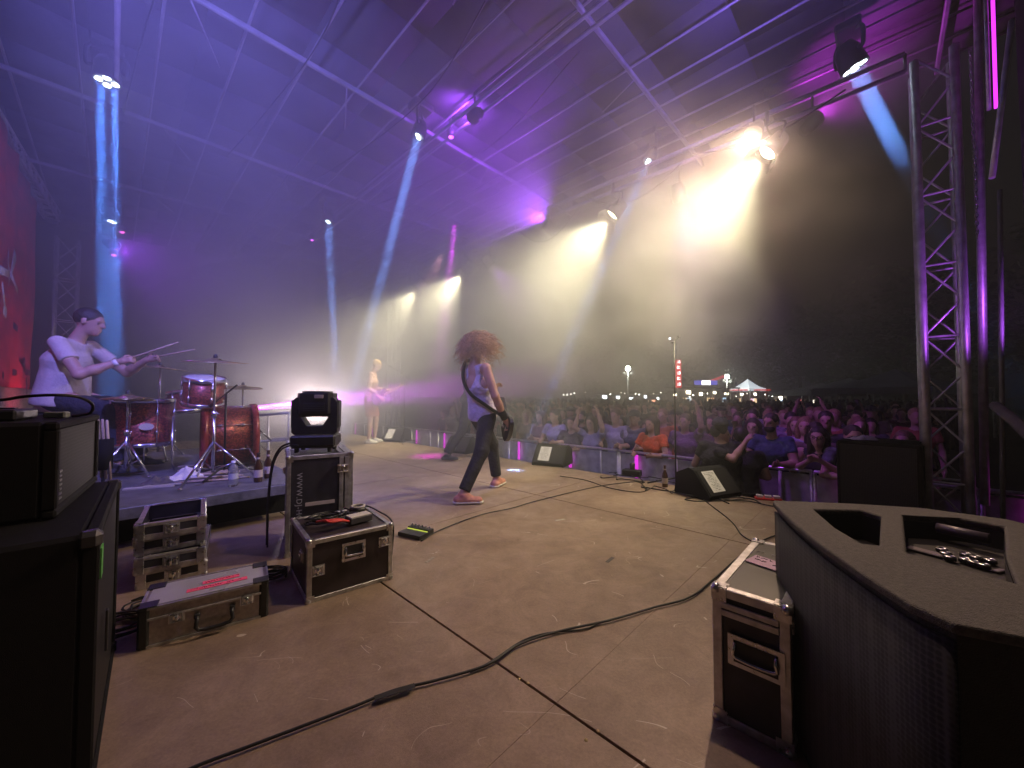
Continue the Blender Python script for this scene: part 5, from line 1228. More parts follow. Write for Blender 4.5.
p = at(128, 395, 3.3); t, H = stand_('hi_hat_stand', 'hi-hat stand with two closed cymbals beside the floor tom', p.x, p.y, at(128,394,3.3).z, rot=2.1, spread=.2); cymbal(t, H, .17, 0.02); cymbal(t, H-.012, .17, -0.02)
def mic(t, P, dr, r=.018):
    d_ = Vector(dr).normalized(); P = Vector(P); MB().tube([P, P+d_*.11], [r*.62, r*.85], 10).build('microphone', black_plastic, t); MB().ball(P+d_*.125, r, 10).build('mic_grille', mat('mic_mesh', (0.15,0.15,0.16), .5, .6), t)
def mic_stand(label, base, H, boom_to=None, z0=0, tripod=True, micd=(0,0,-1)):
    t = thing('mic_stand', label, 'mic stand', (base[0],base[1],z0)); blk = mat('stand_black', (0.02,0.02,0.022), .4)
    MB().tube([(0,0,.05),(0,0,H)], .009, 8).build('pole', blk, t)
    for k in range(3): a = k*2.094+.7; MB().tube([(0,0,.09),(.30*math.cos(a),.30*math.sin(a),.012)], .009, 8).build('leg', blk, t)
    if boom_to is not None:
        e = Vector(boom_to); s_ = (Vector((0,0,H))-e).normalized(); MB().tube([Vector((0,0,H))+s_*.18, e], .007, 8).build('boom', blk, t); mic(t, e, (e-Vector((0,0,H))))
    else: mic(t, (0,0,H), micd)
    return t
p = at(226,395,3.4); mic_stand('short mic stand reaching over the toms', (p.x,p.y), .72, (-.12,.06,.66), RZ)
p = at(260,420,4.3); mic_stand('mic stand with a slanting boom at the right of the kit', (p.x,p.y), .62, (-.16,.02,.75), RZ*0)
p = at(404,443,8.0); mic_stand('tall vocal mic stand near the bassist in the smoke', (onz(404,443).x,onz(404,443).y), 1.45, (-.28,.05,1.62), 0)
p = onz(676,486); mic_stand('black vocal mic stand at the stage edge beside the near floor monitor', (p.x,p.y), 1.62, (0.16,0.28,1.70), 0)
# sticks, towel and bottles on the riser
def onr(px, py, z=RZ): return onz(px, py, z)
rg = random.Random(21)
for k in range(9):
    c = onr(213+rg.uniform(-14,14), 465+k*2.0, RZ+.008); a = R(28)+rg.uniform(-.12,.12); d_ = Vector((math.cos(a), math.sin(a), 0))*.20; c.z = RZ+.009
    tag(MB().tube([c-d_, c+d_*.85, c+d_*.97, c+d_], [.0078,.0075,.005,.006], 8).build('drumstick', stick_m), 'pale drumstick in the loose row on the riser between towel and water bottle', 'drumstick', 'drumsticks lying on the riser')
def crumple(name, label, c, d, m, seed, cat, n=28):
    r_ = random.Random(seed); ph = [r_.uniform(0,6.28) for _ in range(8)]; vs = []; b = MB()
    for i in range(n+1):
        for j in range(n+1):
            u, v = i/n*2-1, j/n*2-1; rr = math.sqrt(u*u+v*v); sh = max(0, 1-rr**2.2)
            z = sh*(0.5+.28*math.sin(5*u+ph[0]+2*v)+.24*math.sin(7*v+ph[1]-3*u)+.14*math.sin(13*u+ph[2])*math.sin(11*v+ph[3]))
            k_ = 1+.12*math.sin(3*math.atan2(v,u)+ph[4])+.08*math.sin(7*math.atan2(v,u)+ph[5]); vs.append((u*d[0]*k_, v*d[1]*k_, .003+z*d[2]))
    b.add(vs, [(i*(n+1)+j,(i+1)*(n+1)+j,(i+1)*(n+1)+j+1,i*(n+1)+j+1) for i in range(n) for j in range(n)], True); o = b.build(name, m); o.location = c; o.rotation_euler = (0,0,r_.uniform(0,3)); o.modifiers.new('s','SOLIDIFY').thickness = .003
    return tag(o, label, cat)
crumple('towel', 'crumpled white towel on the drum riser', onr(186,478), (.13,.10,.10), mat('towel_white', (0.72,0.66,0.58), .9, 0, .1, 20), 3, 'towel')
crumple('rag', 'dark crumpled rag left of the white towel on the riser', onr(158,482), (.14,.09,.05), mat('rag_dark', (0.10,0.085,0.08), .9, 0, .4, 20), 8, 'rag')
crumple('rag', 'dark folded cloth right of the drumsticks on the riser', onr(247,470), (.12,.08,.04), mat('rag_dark', (0.10,0.085,0.08), .9), 11, 'rag')
o = MB(); q = onr(150,488); o.box((q.x,q.y,RZ+.006),(0.30,.05,.010),Mz(R(24))).box((q.x+.07,q.y+.03,RZ+.016),(0.22,.02,.008),Mz(R(30))); tag(o.build('percussion_sticks', mat('pale_rod', (0.5,0.45,0.38), .5)), 'pale flat rods lying along the front of the riser', 'rods')
q = onr(233,486); bt_ = thing('water_bottle', 'clear plastic water bottle standing on the riser edge', 'bottle', (q.x,q.y,RZ+.001))
plastic = mat('clear_plastic', (0.75,0.78,0.80), .08, 0, trans=.85)
MB().lathe([(0,0),(.030,0),(.033,.01),(.031,.03),(.033,.05),(.030,.075),(.033,.10),(.033,.13),(.026,.155),(.013,.172),(.013,.185),(0,.186)], (0,0,0), None, 20).build('body', plastic, bt_)
MB().lathe([(.0335,.055),(.0335,.10)], (0,0,0), None, 20).build('label', mat('label_pale', (0.5,0.5,0.52), .5), bt_)
MB().lathe([(.015,.178),(.015,.195),(0,.196)], (0,0,0), None, 14).build('bottle_cap', mat('cap_white', (0.6,0.6,0.62), .4), bt_)
def beer(label, q, z0=0):
    t = thing('beer_bottle', label, 'bottle', (q.x,q.y,z0+.001)); g_ = mat('brown_glass', (0.05,0.02,0.008), .1, coat=.5)
    MB().lathe([(0,0),(.030,0),(.031,.01),(.031,.12),(.026,.145),(.013,.175),(.012,.225),(.0135,.227),(.0135,.235),(0,.236)], (0,0,0), None, 18).build('body', g_, t)
    MB().lathe([(.0317,.04),(.0317,.10)], (0,0,0), None, 18).build('label', mat('beer_label', (0.5,0.42,0.35), .6), t); MB().lathe([(.0135,.185),(.0132,.20)], (0,0,0), None, 14).build('neck_label', mat('beer_label', (0,0,0)), t)
beer('brown beer bottle with a pale label on the riser edge beside the water bottle', onr(258,482), RZ)
beer('dark beer bottle standing on the riser corner next to the labelled one', onr(268,478), RZ)
beer('beer bottle standing on the stage by the vocal mic stand at the right', onz(665,487), 0)
q = onz(632,476); t = thing('power_box', 'small dark power box with sockets at the stage edge', 'box', (q.x,q.y,0), R(-35)); MB().box((0,0,.04),(.22,.12,.08),None,.01).build('body', black_plastic, t); MB().lathe([(.03,0),(.035,.07),(0,.08)], (.0,.02,.08)).build('knob', black_plastic, t)
# pale frame right of the kit (side fill stand) and magenta lamp behind
fr = thing('metal_frame', 'pale square metal frame standing on the floor right of the bass drum', 'frame', (0,0,0))
a, b, c_, d_ = [at(x, y, 5.3) for x, y in ((252,416),(289,413),(288,440),(252,442))]
for o_ in (Vector((0,0,0)), Vector((0,.35,0))):
    b_ = MB(); b_.tube([a+o_,b+o_,c_+o_,d_+o_], .02, 8, closed=True)
    for q in (c_, d_): b_.tube([(q.x+o_.x,q.y+o_.y,0), q+o_], .02)
    b_.build('tube_frame', truss_m, fr)
# ------------------------------------------------------------------ lamps
lens_w = mat('lens_white', (1,1,1), .2, emit=(0.75,0.9,1.0), estr=14); lens_y = mat('lens_yellow', (1,1,1), .2, emit=(1.0,0.88,0.5), estr=20)
lens_p = mat('lens_purple', (0.5,0.1,1), .2, emit=(0.7,0.1,1.0), estr=5); lens_m = mat('lens_magenta', (0.5,0.1,1), .2, emit=(1.0,0.1,0.6), estr=5)
def track(d): return Vector(d).normalized().to_track_quat('Z','Y').to_matrix()
for i, (p, q, n) in enumerate(beam_pos):
    d = (q-p).normalized(); M = track(d)
    lb = ('moving light with four white lenses shining straight down over the drummer', 'smaller moving light further back, below and behind the one over the drummer', 'moving light with a short beam above the blond bassist', 'moving light with the slanting blue beam in the middle of the roof', 'moving light with a slanting pale beam beside the second yellow lamp', 'moving light with white lenses at the corner by the magenta lit roof')[i]
    t = thing('moving_light', lb, 'stage light', p); s_ = 0.8 if i in (3,4) else 1.0
    MB().lathe([(0,-.26),(.07,-.25),(.10,-.18),(.115,-.02),(.115,.0),(.09,.0),(.09,-.012),(0,-.012)], (0,0,0), M*s_, 16).build('lamp_head', black_plastic, t)
    up_ = Vector((0,0,1)); sdv = d.cross(up_); sdv = sdv.normalized() if sdv.length > .05 else NV.copy(); top = Vector((0,0,max(.20, 4.15-p.z)+.05))
    b = MB(); b.tube(smooth_pts([-d*.13+sdv*.10, -d*.13+sdv*.15, -d*.13+sdv*.13+up_*.20, -d*.13-sdv*.13+up_*.20, -d*.13-sdv*.15, -d*.13-sdv*.10],4), .018, 8); b.box(-d*.13+up_*.25, (.26,.20,.09), Mz(YAW_N), .015); b.build('yoke', black_plastic, t)
    if n == 4: L_ = [(-.045,-.045),(.045,-.045),(.045,.045),(-.045,.045)]; rr = .030
    elif n == 2: L_ = [(-.04,0),(.04,0)]; rr = .030
    else: L_ = [(-.03,.0),(.03,.0)]; rr = .024
    for (x, y) in L_: MB().lathe([(0,.0),(rr,.0),(rr,-.008)], M @ Vector((x,y,.002)), M, 14).build('lens', lens_w, t)
klab = ('brightest yellow-white lamp, nearest on the front truss at the upper right', 'yellow-white lamp second from the right along the front truss', 'yellow lamp third from the right above the guitarist', 'farthest small yellow lamp on the front truss, deep in smoke')
for i, p in enumerate(key_pos):
    aim = p - NV*1.5 + WV*2.3 - Vector((0,0,3.0)); d = (aim-p).normalized(); M = track(d)
    t = thing('flood_lamp', klab[i], 'stage light', p)
    MB().lathe([(0,-.2),(.08,-.19),(.10,-.05),(.11,.04),(.10,.04),(.09,-.03),(0,-.03)], (0,0,0), M, 16).build('housing', black_metal, t)
    MB().lathe([(0,.0),(.085,.0),(.085,-.02)], (0,0,.0), M, 16).build('lens', lens_y, t)
    for s_ in (-1,1): b = MB(); b.box(M @ Vector((0,s_*.12,.08)), (.16,.004,.12), M @ Matrix.Rotation(s_*R(-25),3,'X')); b.build('barn_door', black_metal, t)
    b = MB(); b.tube(smooth_pts([M @ Vector((.12,0,-.08)), M @ Vector((.14,0,-.15))+Vector((0,0,.1)), Vector((0,0,.28)), M @ Vector((-.14,0,-.15))+Vector((0,0,.1)), M @ Vector((-.12,0,-.08))],4), .012, 6); b.tube([(0,0,.28),(0,0,.42)], .02, 8); b.build('bracket', black_metal, t)
for i, (a, b) in enumerate(wash):
    if i in (8,): pass
    d = (b-a).normalized(); M = track(d); a2 = a - d*.10
    lb = ('purple wash lamp on the front bar aimed up at the canopy', 'purple wash lamp high under the roof right of the slanting blue beam', 'blue-violet wash lamp near the camera side of the roof', 'unseen blue fill lamp added for the haze, high at the left', 'purple wash lamp on the far back truss', 'purple wash lamp on the front bar aimed at the far half of the crowd', 'purple wash lamp on the front bar aimed at the near half of the crowd', 'magenta wash lamp at the near roof corner', 'red wash lamp at the foot of the banner', 'added peach fill lamp right beside the brightest yellow-white lamp', 'unseen warm lamp added high over the foreground boards to brighten them', 'hidden rosy lamp added behind the tall flight case to light the smoke', 'off-screen purple lamp added to light the near truss tower')[i]
    t = thing('wash_or_fill_lamp', lb, 'stage light', a2)
    MB().lathe([(0,-.16),(.06,-.15),(.085,-.05),(.09,.05),(.08,.05),(.075,.0),(0,.0)], (0,0,0), M, 14).build('housing', black_metal, t)
    MB().lathe([(0,.01),(.072,.01)], (0,0,0), M, 14).build('lens', mat('lens_dark', (0.02,0.02,0.03), .1), t)
    MB().tube([(0,0,.02),(0,0,.30)], .012, 8).build('bracket', black_metal, t)
for (px, py, Y, m_, lab) in ((122,232,6.5,lens_m,'small magenta lamp glowing right of the left beam'), (114,255,6.3,lens_m,'tiny magenta lamp just below the other by the left beam'), (312,240,8.0,lens_p,'tiny violet lamp left of the bassist\'s beam'), (451,137,5.0,lens_p,'violet lamp glowing under the roof right of the slanting beam'), (479,103,5.0,lens_p,'higher violet lamp in the haze under the roof')):
    p = at(px, py, Y); t = thing('small_lamp', lab, 'stage light', p); MB().lathe([(0,.10),(.05,.09),(.055,0),(.0,.0)], (0,0,0), None, 12).build('housing', black_metal, t); MB().ball((0,0,0), (.032,.032,.02), 10).build('lens', m_, t); MB().tube([(0,0,.09),(0,0,max(.3,4.3-p.z))], .008, 6).build('rod', black_metal, t)
# magenta beam lamp by the kit, shining across to the right
mo_ = at(256, 408, 5.6); me_ = at(470, 386, 6.6); d = (me_-mo_).normalized(); beam('beam_light', mo_+d*.03, me_, 30, (0.70,0.04,1.0), .05, 13)
t = thing('beam_lamp', 'small lamp on a stand behind the drums throwing the magenta beam', 'stage light', mo_); M = track(d)
MB().lathe([(0,-.14),(.05,-.13),(.06,.0),(.05,.0),(0,-.01)], (0,0,0), M, 12).build('housing', black_metal, t); MB().lathe([(0,.0),(.035,.0)], (0,0,0), M, 12).build('lens', lens_p, t); MB().tube([(0,0,-.06),(0,0,-mo_.z+.02)], .014, 8).build('pole', black_metal, t); MB().lathe([(0,0),(.16,0),(.16,.015),(0,.02)], (0,0,-mo_.z)).build('foot', black_metal, t)
# pools of light on the floor, and a fill on the bassist
a = at(455, 150, 6.0); a.z = 3.7; beam('pool_or_fill_light', a, onz(430,456), 3.5, MAG, .08, 12)
a = at(560, 150, 6.0); a.z = 3.6; spot('pool_or_fill_light', a, onz(519,463), 60, (0.6,1.0,0.95), 6, .3, .02)
a = Vector((-1.3,7.2,3.7)); spot('pool_or_fill_light', a, onz(372,438)+Vector((0,0,.8)), 260, (1.0,0.42,0.45), 34, .6, .03)  # pink spot added to brighten the bassist, no fixture

# cable looms sagging from the front bar and between the lamps
rg = random.Random(8)
for k in range(7):
    w0 = 0.2+k*1.5; P = []
    for j in range(9): t_ = j/8; P.append(S(4.80+.05*math.sin(k), w0+1.4*t_, 3.93-(.16+.12*(k%3))*math.sin(math.pi*t_)))
    tag(MB().tube(smooth_pts(P,3), .009, 6).build('cable_loom', rubber), 'black cable loom sagging under the front lighting bar, span %s from the near end' % 'one two three four five six seven'.split()[k], 'cable', 'cable looms on the front bar')
for k in range(4):
    P = [S(0.0+1.1*k, 2.2, 4.6), S(0.2+1.1*k, 3.6, 4.42), S(0.1+1.1*k, 5.2, 4.40), S(0.0+1.1*k, 7.0, 4.58)]
    tag(MB().tube(smooth_pts(P,8), .008, 6).build('cable_loom', rubber), 'slack black cable hanging under the roof purlins, %s from the back' % 'first second third fourth'.split()[k], 'cable', 'slack roof cables')
# ------------------------------------------------------------------ barrier, crowd and field
BN = 5.5
bar_m = mat('barrier_grey', (0.5,0.5,0.52), .5, .2, .25, 8); pink_glow_m = mat('pink_glow', (0.8,0.1,0.9), .4, emit=(0.85,0.03,0.75), estr=0.75)
W_a, W_b = -3.0, 12.0; nb = 13
proto_b = None
zt = 0.15
for i in range(nb):
    w = W_a + i*1.2
    if proto_b is None:
        t = thing('crowd_barrier', '', 'barrier', S(BN, w, GROUND), YAW_N, 'crowd barrier panels'); H = zt-GROUND
        MB().box((0,.595,H-.30),(.012,1.17,.52),None,.003).build('panel', bar_m, t)
        MB().box((0.0,.595,H),(.07,1.19,.03),None,.01).build('top_rail', alu, t)
        b = MB(); b.box((-.35,.595,.01),(.7,1.17,.015)); b.build('foot_plate', alu, t)
        for y in (0.01,1.18): MB().tube([(0,y,0.02),(0,y,H-.015)], .02, 8).build('post', alu, t)
        MB().tube([(-.012,.30,.45),(-.03,.30,H-.03)], .018, 6).build('upright', bar_m, t)
        MB().box((-.05,.88,H-.20),(.018,.05,.34),None,.006).build('glow_bar', pink_glow_m, t)  # self-glowing bar for the pink reflections on the barrier legs
        MB().box((-.03,.595,H-.40),(.012,1.1,.018)).build('ledge', alu, t)
        proto_b = t
    else: t = dup(proto_b, S(BN, w, GROUND))
    t['label'] = 'purple lit crowd barrier panel, number %s along from the near truss tower' % ('one two three four five six seven eight nine ten eleven twelve thirteen'.split()[i])
# dark box of speakers in the pit at right
p = at(884, 505, 3.62); t = thing('subwoofer_stack', 'tall black speaker stack standing in front of the crowd left of the truss tower', 'speaker', (p.x,p.y,GROUND), YAW_N+R(-8))
ztop = at(884,440,3.62).z-GROUND
for k in range(2):
    h_ = ztop/2; b = MB(); b.box((0,0,h_*(k+.5)),(.56,.56,h_-.01),None,.015); q = b.build('cabinet', black_cloth, t); b = MB(); b.box((-.286,0,h_*(k+.5)),(.01,.50,h_-.07)); b.build('grille', grille_m, q)
q = at(862,440,3.62); ob = crumple('jacket', 'small pale object lying on top of the speaker stack', Vector((q.x+.05,q.y+.05,ztop+GROUND)), (.10,.07,.05), mat('pale_cloth', (0.4,0.38,0.42), .8), 5, 'cloth')
# people at the rail
faceY = YAW_N + math.pi                                   # look at the stage
def rail_person(px, py_head, Y, J, cfg, label, yaw=0.0, name='person'):
    """py_head: where the crown of the head is seen"""
    top = at(px, py_head, Y); return figure(name, label, (top.x, top.y, GROUND), faceY+yaw, J, cfg, 'people at the front barrier')
def dist_n(px, n):                                        # forward distance of the plane n at that pixel column
    d = ray(px, 400); return n/d.dot(NV)*d.y
fr_ = [
 (775, 6.98, stand(1.80,.05,'rail'), dict(topc=(0.035,0.05,0.12), skinc=(0.42,0.26,0.2), hairc=(0.03,0.02,0.015), beard=True, girth=1.18), 'bearded man in a dark blue T-shirt at the barrier with both hands on the rail', -.25),
 (822, 6.98, stand(1.66,.10,'clap',bow=.03), dict(topc=(0.03,0.025,0.04), top='tank', skinc=(0.5,0.32,0.27), hair='long', hairc=(0.02,0.012,0.012), glasses=True, h=.011), 'dark haired woman in glasses and black top at the barrier, hand at her chin', -.1),
 (845, 7.0, stand(1.70,.14,'rail',bow=.04), dict(topc=(0.10,0.10,0.16), skinc=(0.45,0.28,0.22), hairc=(0.03,0.02,0.02), beard=True), 'man in grey T-shirt with his forearm on the rail beside the woman in glasses', .35),
 (806, 7.5, stand(1.74,0,'down'), dict(topc=(0.30,0.28,0.45), skinc=(0.5,0.32,0.26), hairc=(0.2,0.12,0.06), hair='long'), 'fair haired person in a pale violet top behind the woman in glasses', 0),
 (826, 7.6, stand(1.82,0,'down'), dict(topc=(0.05,0.04,0.06), skinc=(0.42,0.26,0.2), hairc=(0.03,0.02,0.015)), 'tall short haired man standing behind the woman in glasses', .1),
 (655, 6.98, stand(1.70,.04,'rail'), dict(topc=(0.75,0.12,0.03), skinc=(0.48,0.3,0.22), hair='long', hairc=(0.03,0.015,0.01)), 'long haired person in a bright orange shirt leaning on the barrier', -.2),
 (664, 7.7, stand(1.80,0,'down'), dict(topc=(0.55,0.15,0.06), skinc=(0.5,0.3,0.22), hairc=(0.25,0.12,0.06)), 'person in a faded orange top standing behind the one in the orange shirt', 0),
 (617, 7.1, stand(1.80,0,'rail'), dict(topc=(0.42,0.38,0.62), skinc=(0.5,0.32,0.26), hairc=(0.12,0.07,0.04)), 'person in a pale lilac T-shirt standing straight at the barrier', 0),
 (594, 6.98, stand(1.66,.04,'up'), dict(topc=(0.30,0.28,0.5), skinc=(0.52,0.33,0.27), hair='long', hairc=(0.05,0.03,0.02)), 'person with both arms raised at the barrier', 0),
 (574, 6.98, stand(1.64,.06,'rail'), dict(topc=(0.06,0.05,0.09), skinc=(0.5,0.32,0.26), hair='bun', hairc=(0.04,0.02,0.02)), 'dark topped person leaning on the barrier left of the raised arms', .2),
 (557, 6.98, stand(1.76,.03,'rail'), dict(topc=(0.36,0.34,0.60), skinc=(0.5,0.32,0.26), hairc=(0.03,0.02,0.02)), 'person in a pale blue vest at the barrier, just right of the far floor monitor', 0, ),
 (542, 7.05, stand(1.72,.0,'fold'), dict(topc=(0.22,0.12,0.20), skinc=(0.5,0.32,0.26), hair='long', hairc=(0.1,0.05,0.03)), 'person in a patterned plum top with folded arms at the barrier', 0),
 (636, 7.1, stand(1.78,.0,'rail'), dict(topc=(0.07,0.07,0.16), skinc=(0.42,0.26,0.2), hairc=(0.03,0.02,0.02), cap=True), 'person in a navy shirt and cap between the lilac T-shirt and the orange shirt', 0),
 (686, 7.3, stand(1.74,.0,'oneup'), dict(topc=(0.20,0.10,0.22), skinc=(0.5,0.32,0.26), hairc=(0.1,0.06,0.03)), 'person in a mauve top with one arm up, right of the orange shirt', 0),
 (754, 7.4, stand(1.70,.0,'down'), dict(topc=(0.10,0.07,0.12), skinc=(0.5,0.32,0.26), hair='long', hairc=(0.04,0.02,0.02)), 'long haired person half hidden left of the bearded man', 0),
 (797, 7.9, stand(1.72,.0,'down'), dict(topc=(0.12,0.08,0.14), skinc=(0.45,0.3,0.24), hair='long', hairc=(0.15,0.08,0.05)), 'person with light brown hair looking over the bearded man\'s shoulder', 0),
]
for (px, n, J, cfg, lab, yw) in fr_:
    n -= 1.22; Y = dist_n(px, n); q = at(px, 430, Y); cfg.setdefault('h', .0125); cfg['fat'] = 1.15
    figure('person', lab, (q.x,q.y,GROUND), faceY+yw, J, cfg, 'people at the front barrier')
# crew in the pit, backs to the stage
for (px, n, J, cfg, lab, yw) in (
 (722, 4.95, stand(1.74,.10,'rail'), dict(topc=(0.012,0.012,0.015), skinc=(0.4,0.25,0.2), hairc=(0.02,0.015,0.012), cap=True, girth=1.2), 'crew member in black bending in the pit, dark cap on', math.pi+.4),
 (697, 5.0, stand(1.66,.20,'phone'), dict(topc=(0.012,0.012,0.015), skinc=(0.45,0.28,0.22), hairc=(0.02,0.015,0.012)), 'photographer in black leaning forward in the pit with an arm out', math.pi-1.2),
 (740, 5.12, stand(1.62,.05,'fold'), dict(topc=(0.02,0.018,0.025), skinc=(0.45,0.28,0.22), hairc=(0.02,0.015,0.012), girth=1.1), 'dark clothed crew member standing in the pit against the barrier', math.pi+.1)):
    Y = dist_n(px, n); q = at(px, 430, Y); cfg.setdefault('h', .014)
    figure('person', lab, (q.x,q.y,GROUND), faceY+yw, J, cfg, 'crew in the photo pit')
# the crowd behind
protos = []
for J, cfg in ((stand(1.76,0,'down'), dict()), (stand(1.66,0,'fold'), dict(hair='long')), (stand(1.80,0,'clap'), dict(girth=1.15, beard=True)), (stand(1.70,0,'oneup'), dict()), (stand(1.62,0,'down'), dict(hair='long')), (stand(1.78,0,'phone'), dict(cap=True)), (stand(1.74,0,'up'), dict())):
    cfg.update(h=.018, eyes=False, fat=1.4, shoes=True, detail=True); t, _ = figure('person', '', (0,0,0), 0, J, cfg, 'crowd in front of the stage'); protos.append(t)
tops = [(0.02,0.02,0.025),(0.03,0.03,0.04),(0.08,0.08,0.10),(0.25,0.22,0.30),(0.10,0.03,0.05),(0.04,0.06,0.14),(0.02,0.02,0.02),(0.40,0.35,0.42),(0.15,0.12,0.10),(0.03,0.05,0.04),(0.30,0.08,0.06)]
tn = ['black','charcoal','grey','pale grey','maroon','navy','black','off-white','brown','dark green','red']
hairs = [(0.03,0.02,0.015),(0.06,0.035,0.02),(0.15,0.09,0.05),(0.30,0.20,0.10)]
rg = random.Random(77); cnt = 0; used = set()
rows = []
n = 6.35
while n < 20 and cnt < 258:
    stp = 0.56 + 0.02*(n-6)
    w = -3.6*(n/7.5)
    wmax = 1.15*n+1.5
    while w < wmax and cnt < 258:
        ww = w + rg.uniform(-.16,.16); nn = n + rg.uniform(-.22,.22); q = S(nn, ww, GROUND); w += stp*(1.15 if rg.random() < .8 else 1.9)
        px = 512+F*q.x/q.y
        if px > 925 or px < 425: continue
        k = rg.randrange(len(protos)) if rg.random() < .5 else rg.choice((0,1,4)); 
        if k in (3,6) and rg.random() < .75: k = 0
        ci = rg.randrange(len(tops)); src = protos[k]
        first = k not in used; used.add(k)
        t = src if first else dup(src); t.location = q; t.rotation_euler = (0,0,faceY+rg.uniform(-.35,.35)); s_ = rg.uniform(.95,1.05); t.scale = (s_,s_,s_)
        sh = rg.uniform(.8,1.15)
        for c in t.children:
            if c.name.startswith('shirt'): c.color = (*tops[ci],1)
            elif c.name.startswith('trousers'): c.color = (0.03,0.03,0.04,1)
            elif c.name.startswith('hair') or c.name.startswith('beard'): c.color = (*hairs[rg.randrange(4)],1)
            elif c.name.startswith('body'): c.color = (0.46*sh,0.29*sh,0.23*sh,1)
        row = 'row %s back' % 'one two three four five six seven eight nine ten eleven twelve thirteen fourteen fifteen sixteen seventeen eighteen nineteen twenty'.split()[int(round((n-6.35)/.62))] if True else '' if n < 8.2 else ('amid the crowd' if n < 11 else 'deep in the crowd')
        pose = ('short hair','folded arms','a beard','one arm raised','long hair','a cap','both arms raised')[k]
        side = 'far left' if px < 500 else ('left' if px < 570 else ('left of the sign pole' if px < 640 else ('near the sign pole' if px < 710 else ('right of the sign pole' if px < 780 else ('right' if px < 850 else 'far right')))))
        t['label'] = 'person in %s top with %s, %s %s' % (tn[ci], pose, row, side); cnt += 1
    n += 0.62
print('crowd', cnt)
for k, p in enumerate(protos):
    if k not in used:
        for c in list(p.children): bpy.data.objects.remove(c)
        bpy.data.objects.remove(p)
# far crowd: hundreds of heads and shoulders merging into one mass
mb = MB(); rg = random.Random(5)
for k in range(1500):
    n = 12.2 + 33*rg.random()**1.1; w = rg.uniform(-.5*n, 1.3*n); q = S(n, w, 0); H = rg.uniform(1.55,1.85)
    px = 512+F*q.x/q.y
    if px < 420 or px > 960: continue
    z = GROUND+H; mb.ball((q.x,q.y,z-.11), (.085,.085,.12), 6); a = faceY+rg.uniform(-.3,.3); l_ = Vector((-math.sin(a),math.cos(a),0))
    mb.tube([(q.x,q.y,z-.30),(q.x,q.y,z-.2)], .05, 5); mb.tube([Vector((q.x,q.y,z-.36))-l_*.18, Vector((q.x,q.y,z-.33)), Vector((q.x,q.y,z-.36))+l_*.18], .07, 5); mb.tube([(q.x,q.y,z-.4),(q.x,q.y,GROUND+.1)], [.17,.12], 6)
    if rg.random() < .03: mb.tube([Vector((q.x,q.y,z-.36))+l_*.18, Vector((q.x,q.y,z))+l_*.24, Vector((q.x,q.y,z+.28))+l_*.18], .035, 5)
fc = mb.build('distant_crowd', mat('crowd_dark', (0.07,0.06,0.07), .85, 0, .9, 1.3)); tag(fc, 'far dim mass of the crowd in front of the lit stalls', None, None, 'stuff')

# ------------------------------------------------------------------ field: stalls, tents, masts, trees
warm = mat('stall_light', (1,1,1), .5, emit=(1.0,0.85,0.6), estr=9); white_e = mat('flood_white', (1,1,1), .5, emit=(0.95,1.0,0.85), estr=220); cool_e = mat('stall_cool', (1,1,1), .5, emit=(0.85,0.95,1.0), estr=7)
dark_paint = mat('dark_stall', (0.05,0.05,0.055), .7, 0, .3, 2); tent_m = mat('tent_fabric', (0.45,0.46,0.5), .8, 0, .15, 1)
def base(px, Y): q = at(px, 400, Y); return Vector((q.x, q.y, GROUND))
def zat(py, Y): return at(512, py, Y).z
def mast(name, label, px, Y, ytop, light=None):
    b0 = base(px, Y); zt_ = zat(ytop, Y)-GROUND; t = thing(name, label, 'mast', b0); MB().tube([(0,0,0),(0,0,zt_)], [.12,.07], 8).build('pole', bar_m, t); return t, zt_
def floodmast(label, px, Y, ytop, ybar, k=1.0):
    t, z = mast('light_mast', label, px, Y, ytop); MB().box((0,0,zat(ybar,Y)-GROUND),(.9*k,.1,.08)).build('crossbar', bar_m, t)
    MB().ball((0,-.1,z+.05), .17*k, 10).build('flood_lamp', white_e, t)
    for s_ in (-1,1): MB().box((s_*.3*k,-.05,zat(ybar,Y)-GROUND+.16),(.22*k,.1,.18)).build('lamp_box', bar_m, t)
    return t
floodmast('lit flood lamp on a mast in the dark field, left', 628, 38, 369, 375, 1.3)
floodmast('lit flood lamp on a mast above the stalls near the white tent', 727, 42, 377, 382, 1.2)
t, z = mast('sign_pole', 'tall pole with a vertical red sign and a curved lamp on top', 678, 36, 343)
MB().tube(smooth_pts([(0,0,z),(-.1,0,z+.35),(-.4,0,z+.55),(-.7,0,z+.5)],4), .05, 6).build('lamp_arm', bar_m, t); MB().ball((-.7,0,z+.42), .10, 8).build('lamp', mat('lamp_dim', (1,1,1), .5, emit=(.9,.95,1), estr=8), t)
zs = [zat(y,36)-GROUND for y in (360,388)]; sg_ = MB().box((0,-.18,(zs[0]+zs[1])/2),(.50,.10,zs[0]-zs[1])).build('sign_board', mat('sign_red', (0.5,0.05,0.06), .5, emit=(0.9,0.06,0.08), estr=.9), t)
for k in range(5): 
    b = MB(); zz = zs[0]-.28-k*.52; b.box((0,-.24,zz),(.30,.02,.07)); b.box((-.10 if k%2 else .10,-.24,zz+.10),(.07,.02,.20)); b.box((0,-.24,zz+.17),(.26,.02,.06)); b.build('sign_letter', mat('letter_white', (1,1,1), .5, emit=(1,.85,.85), estr=2.6), sg_)
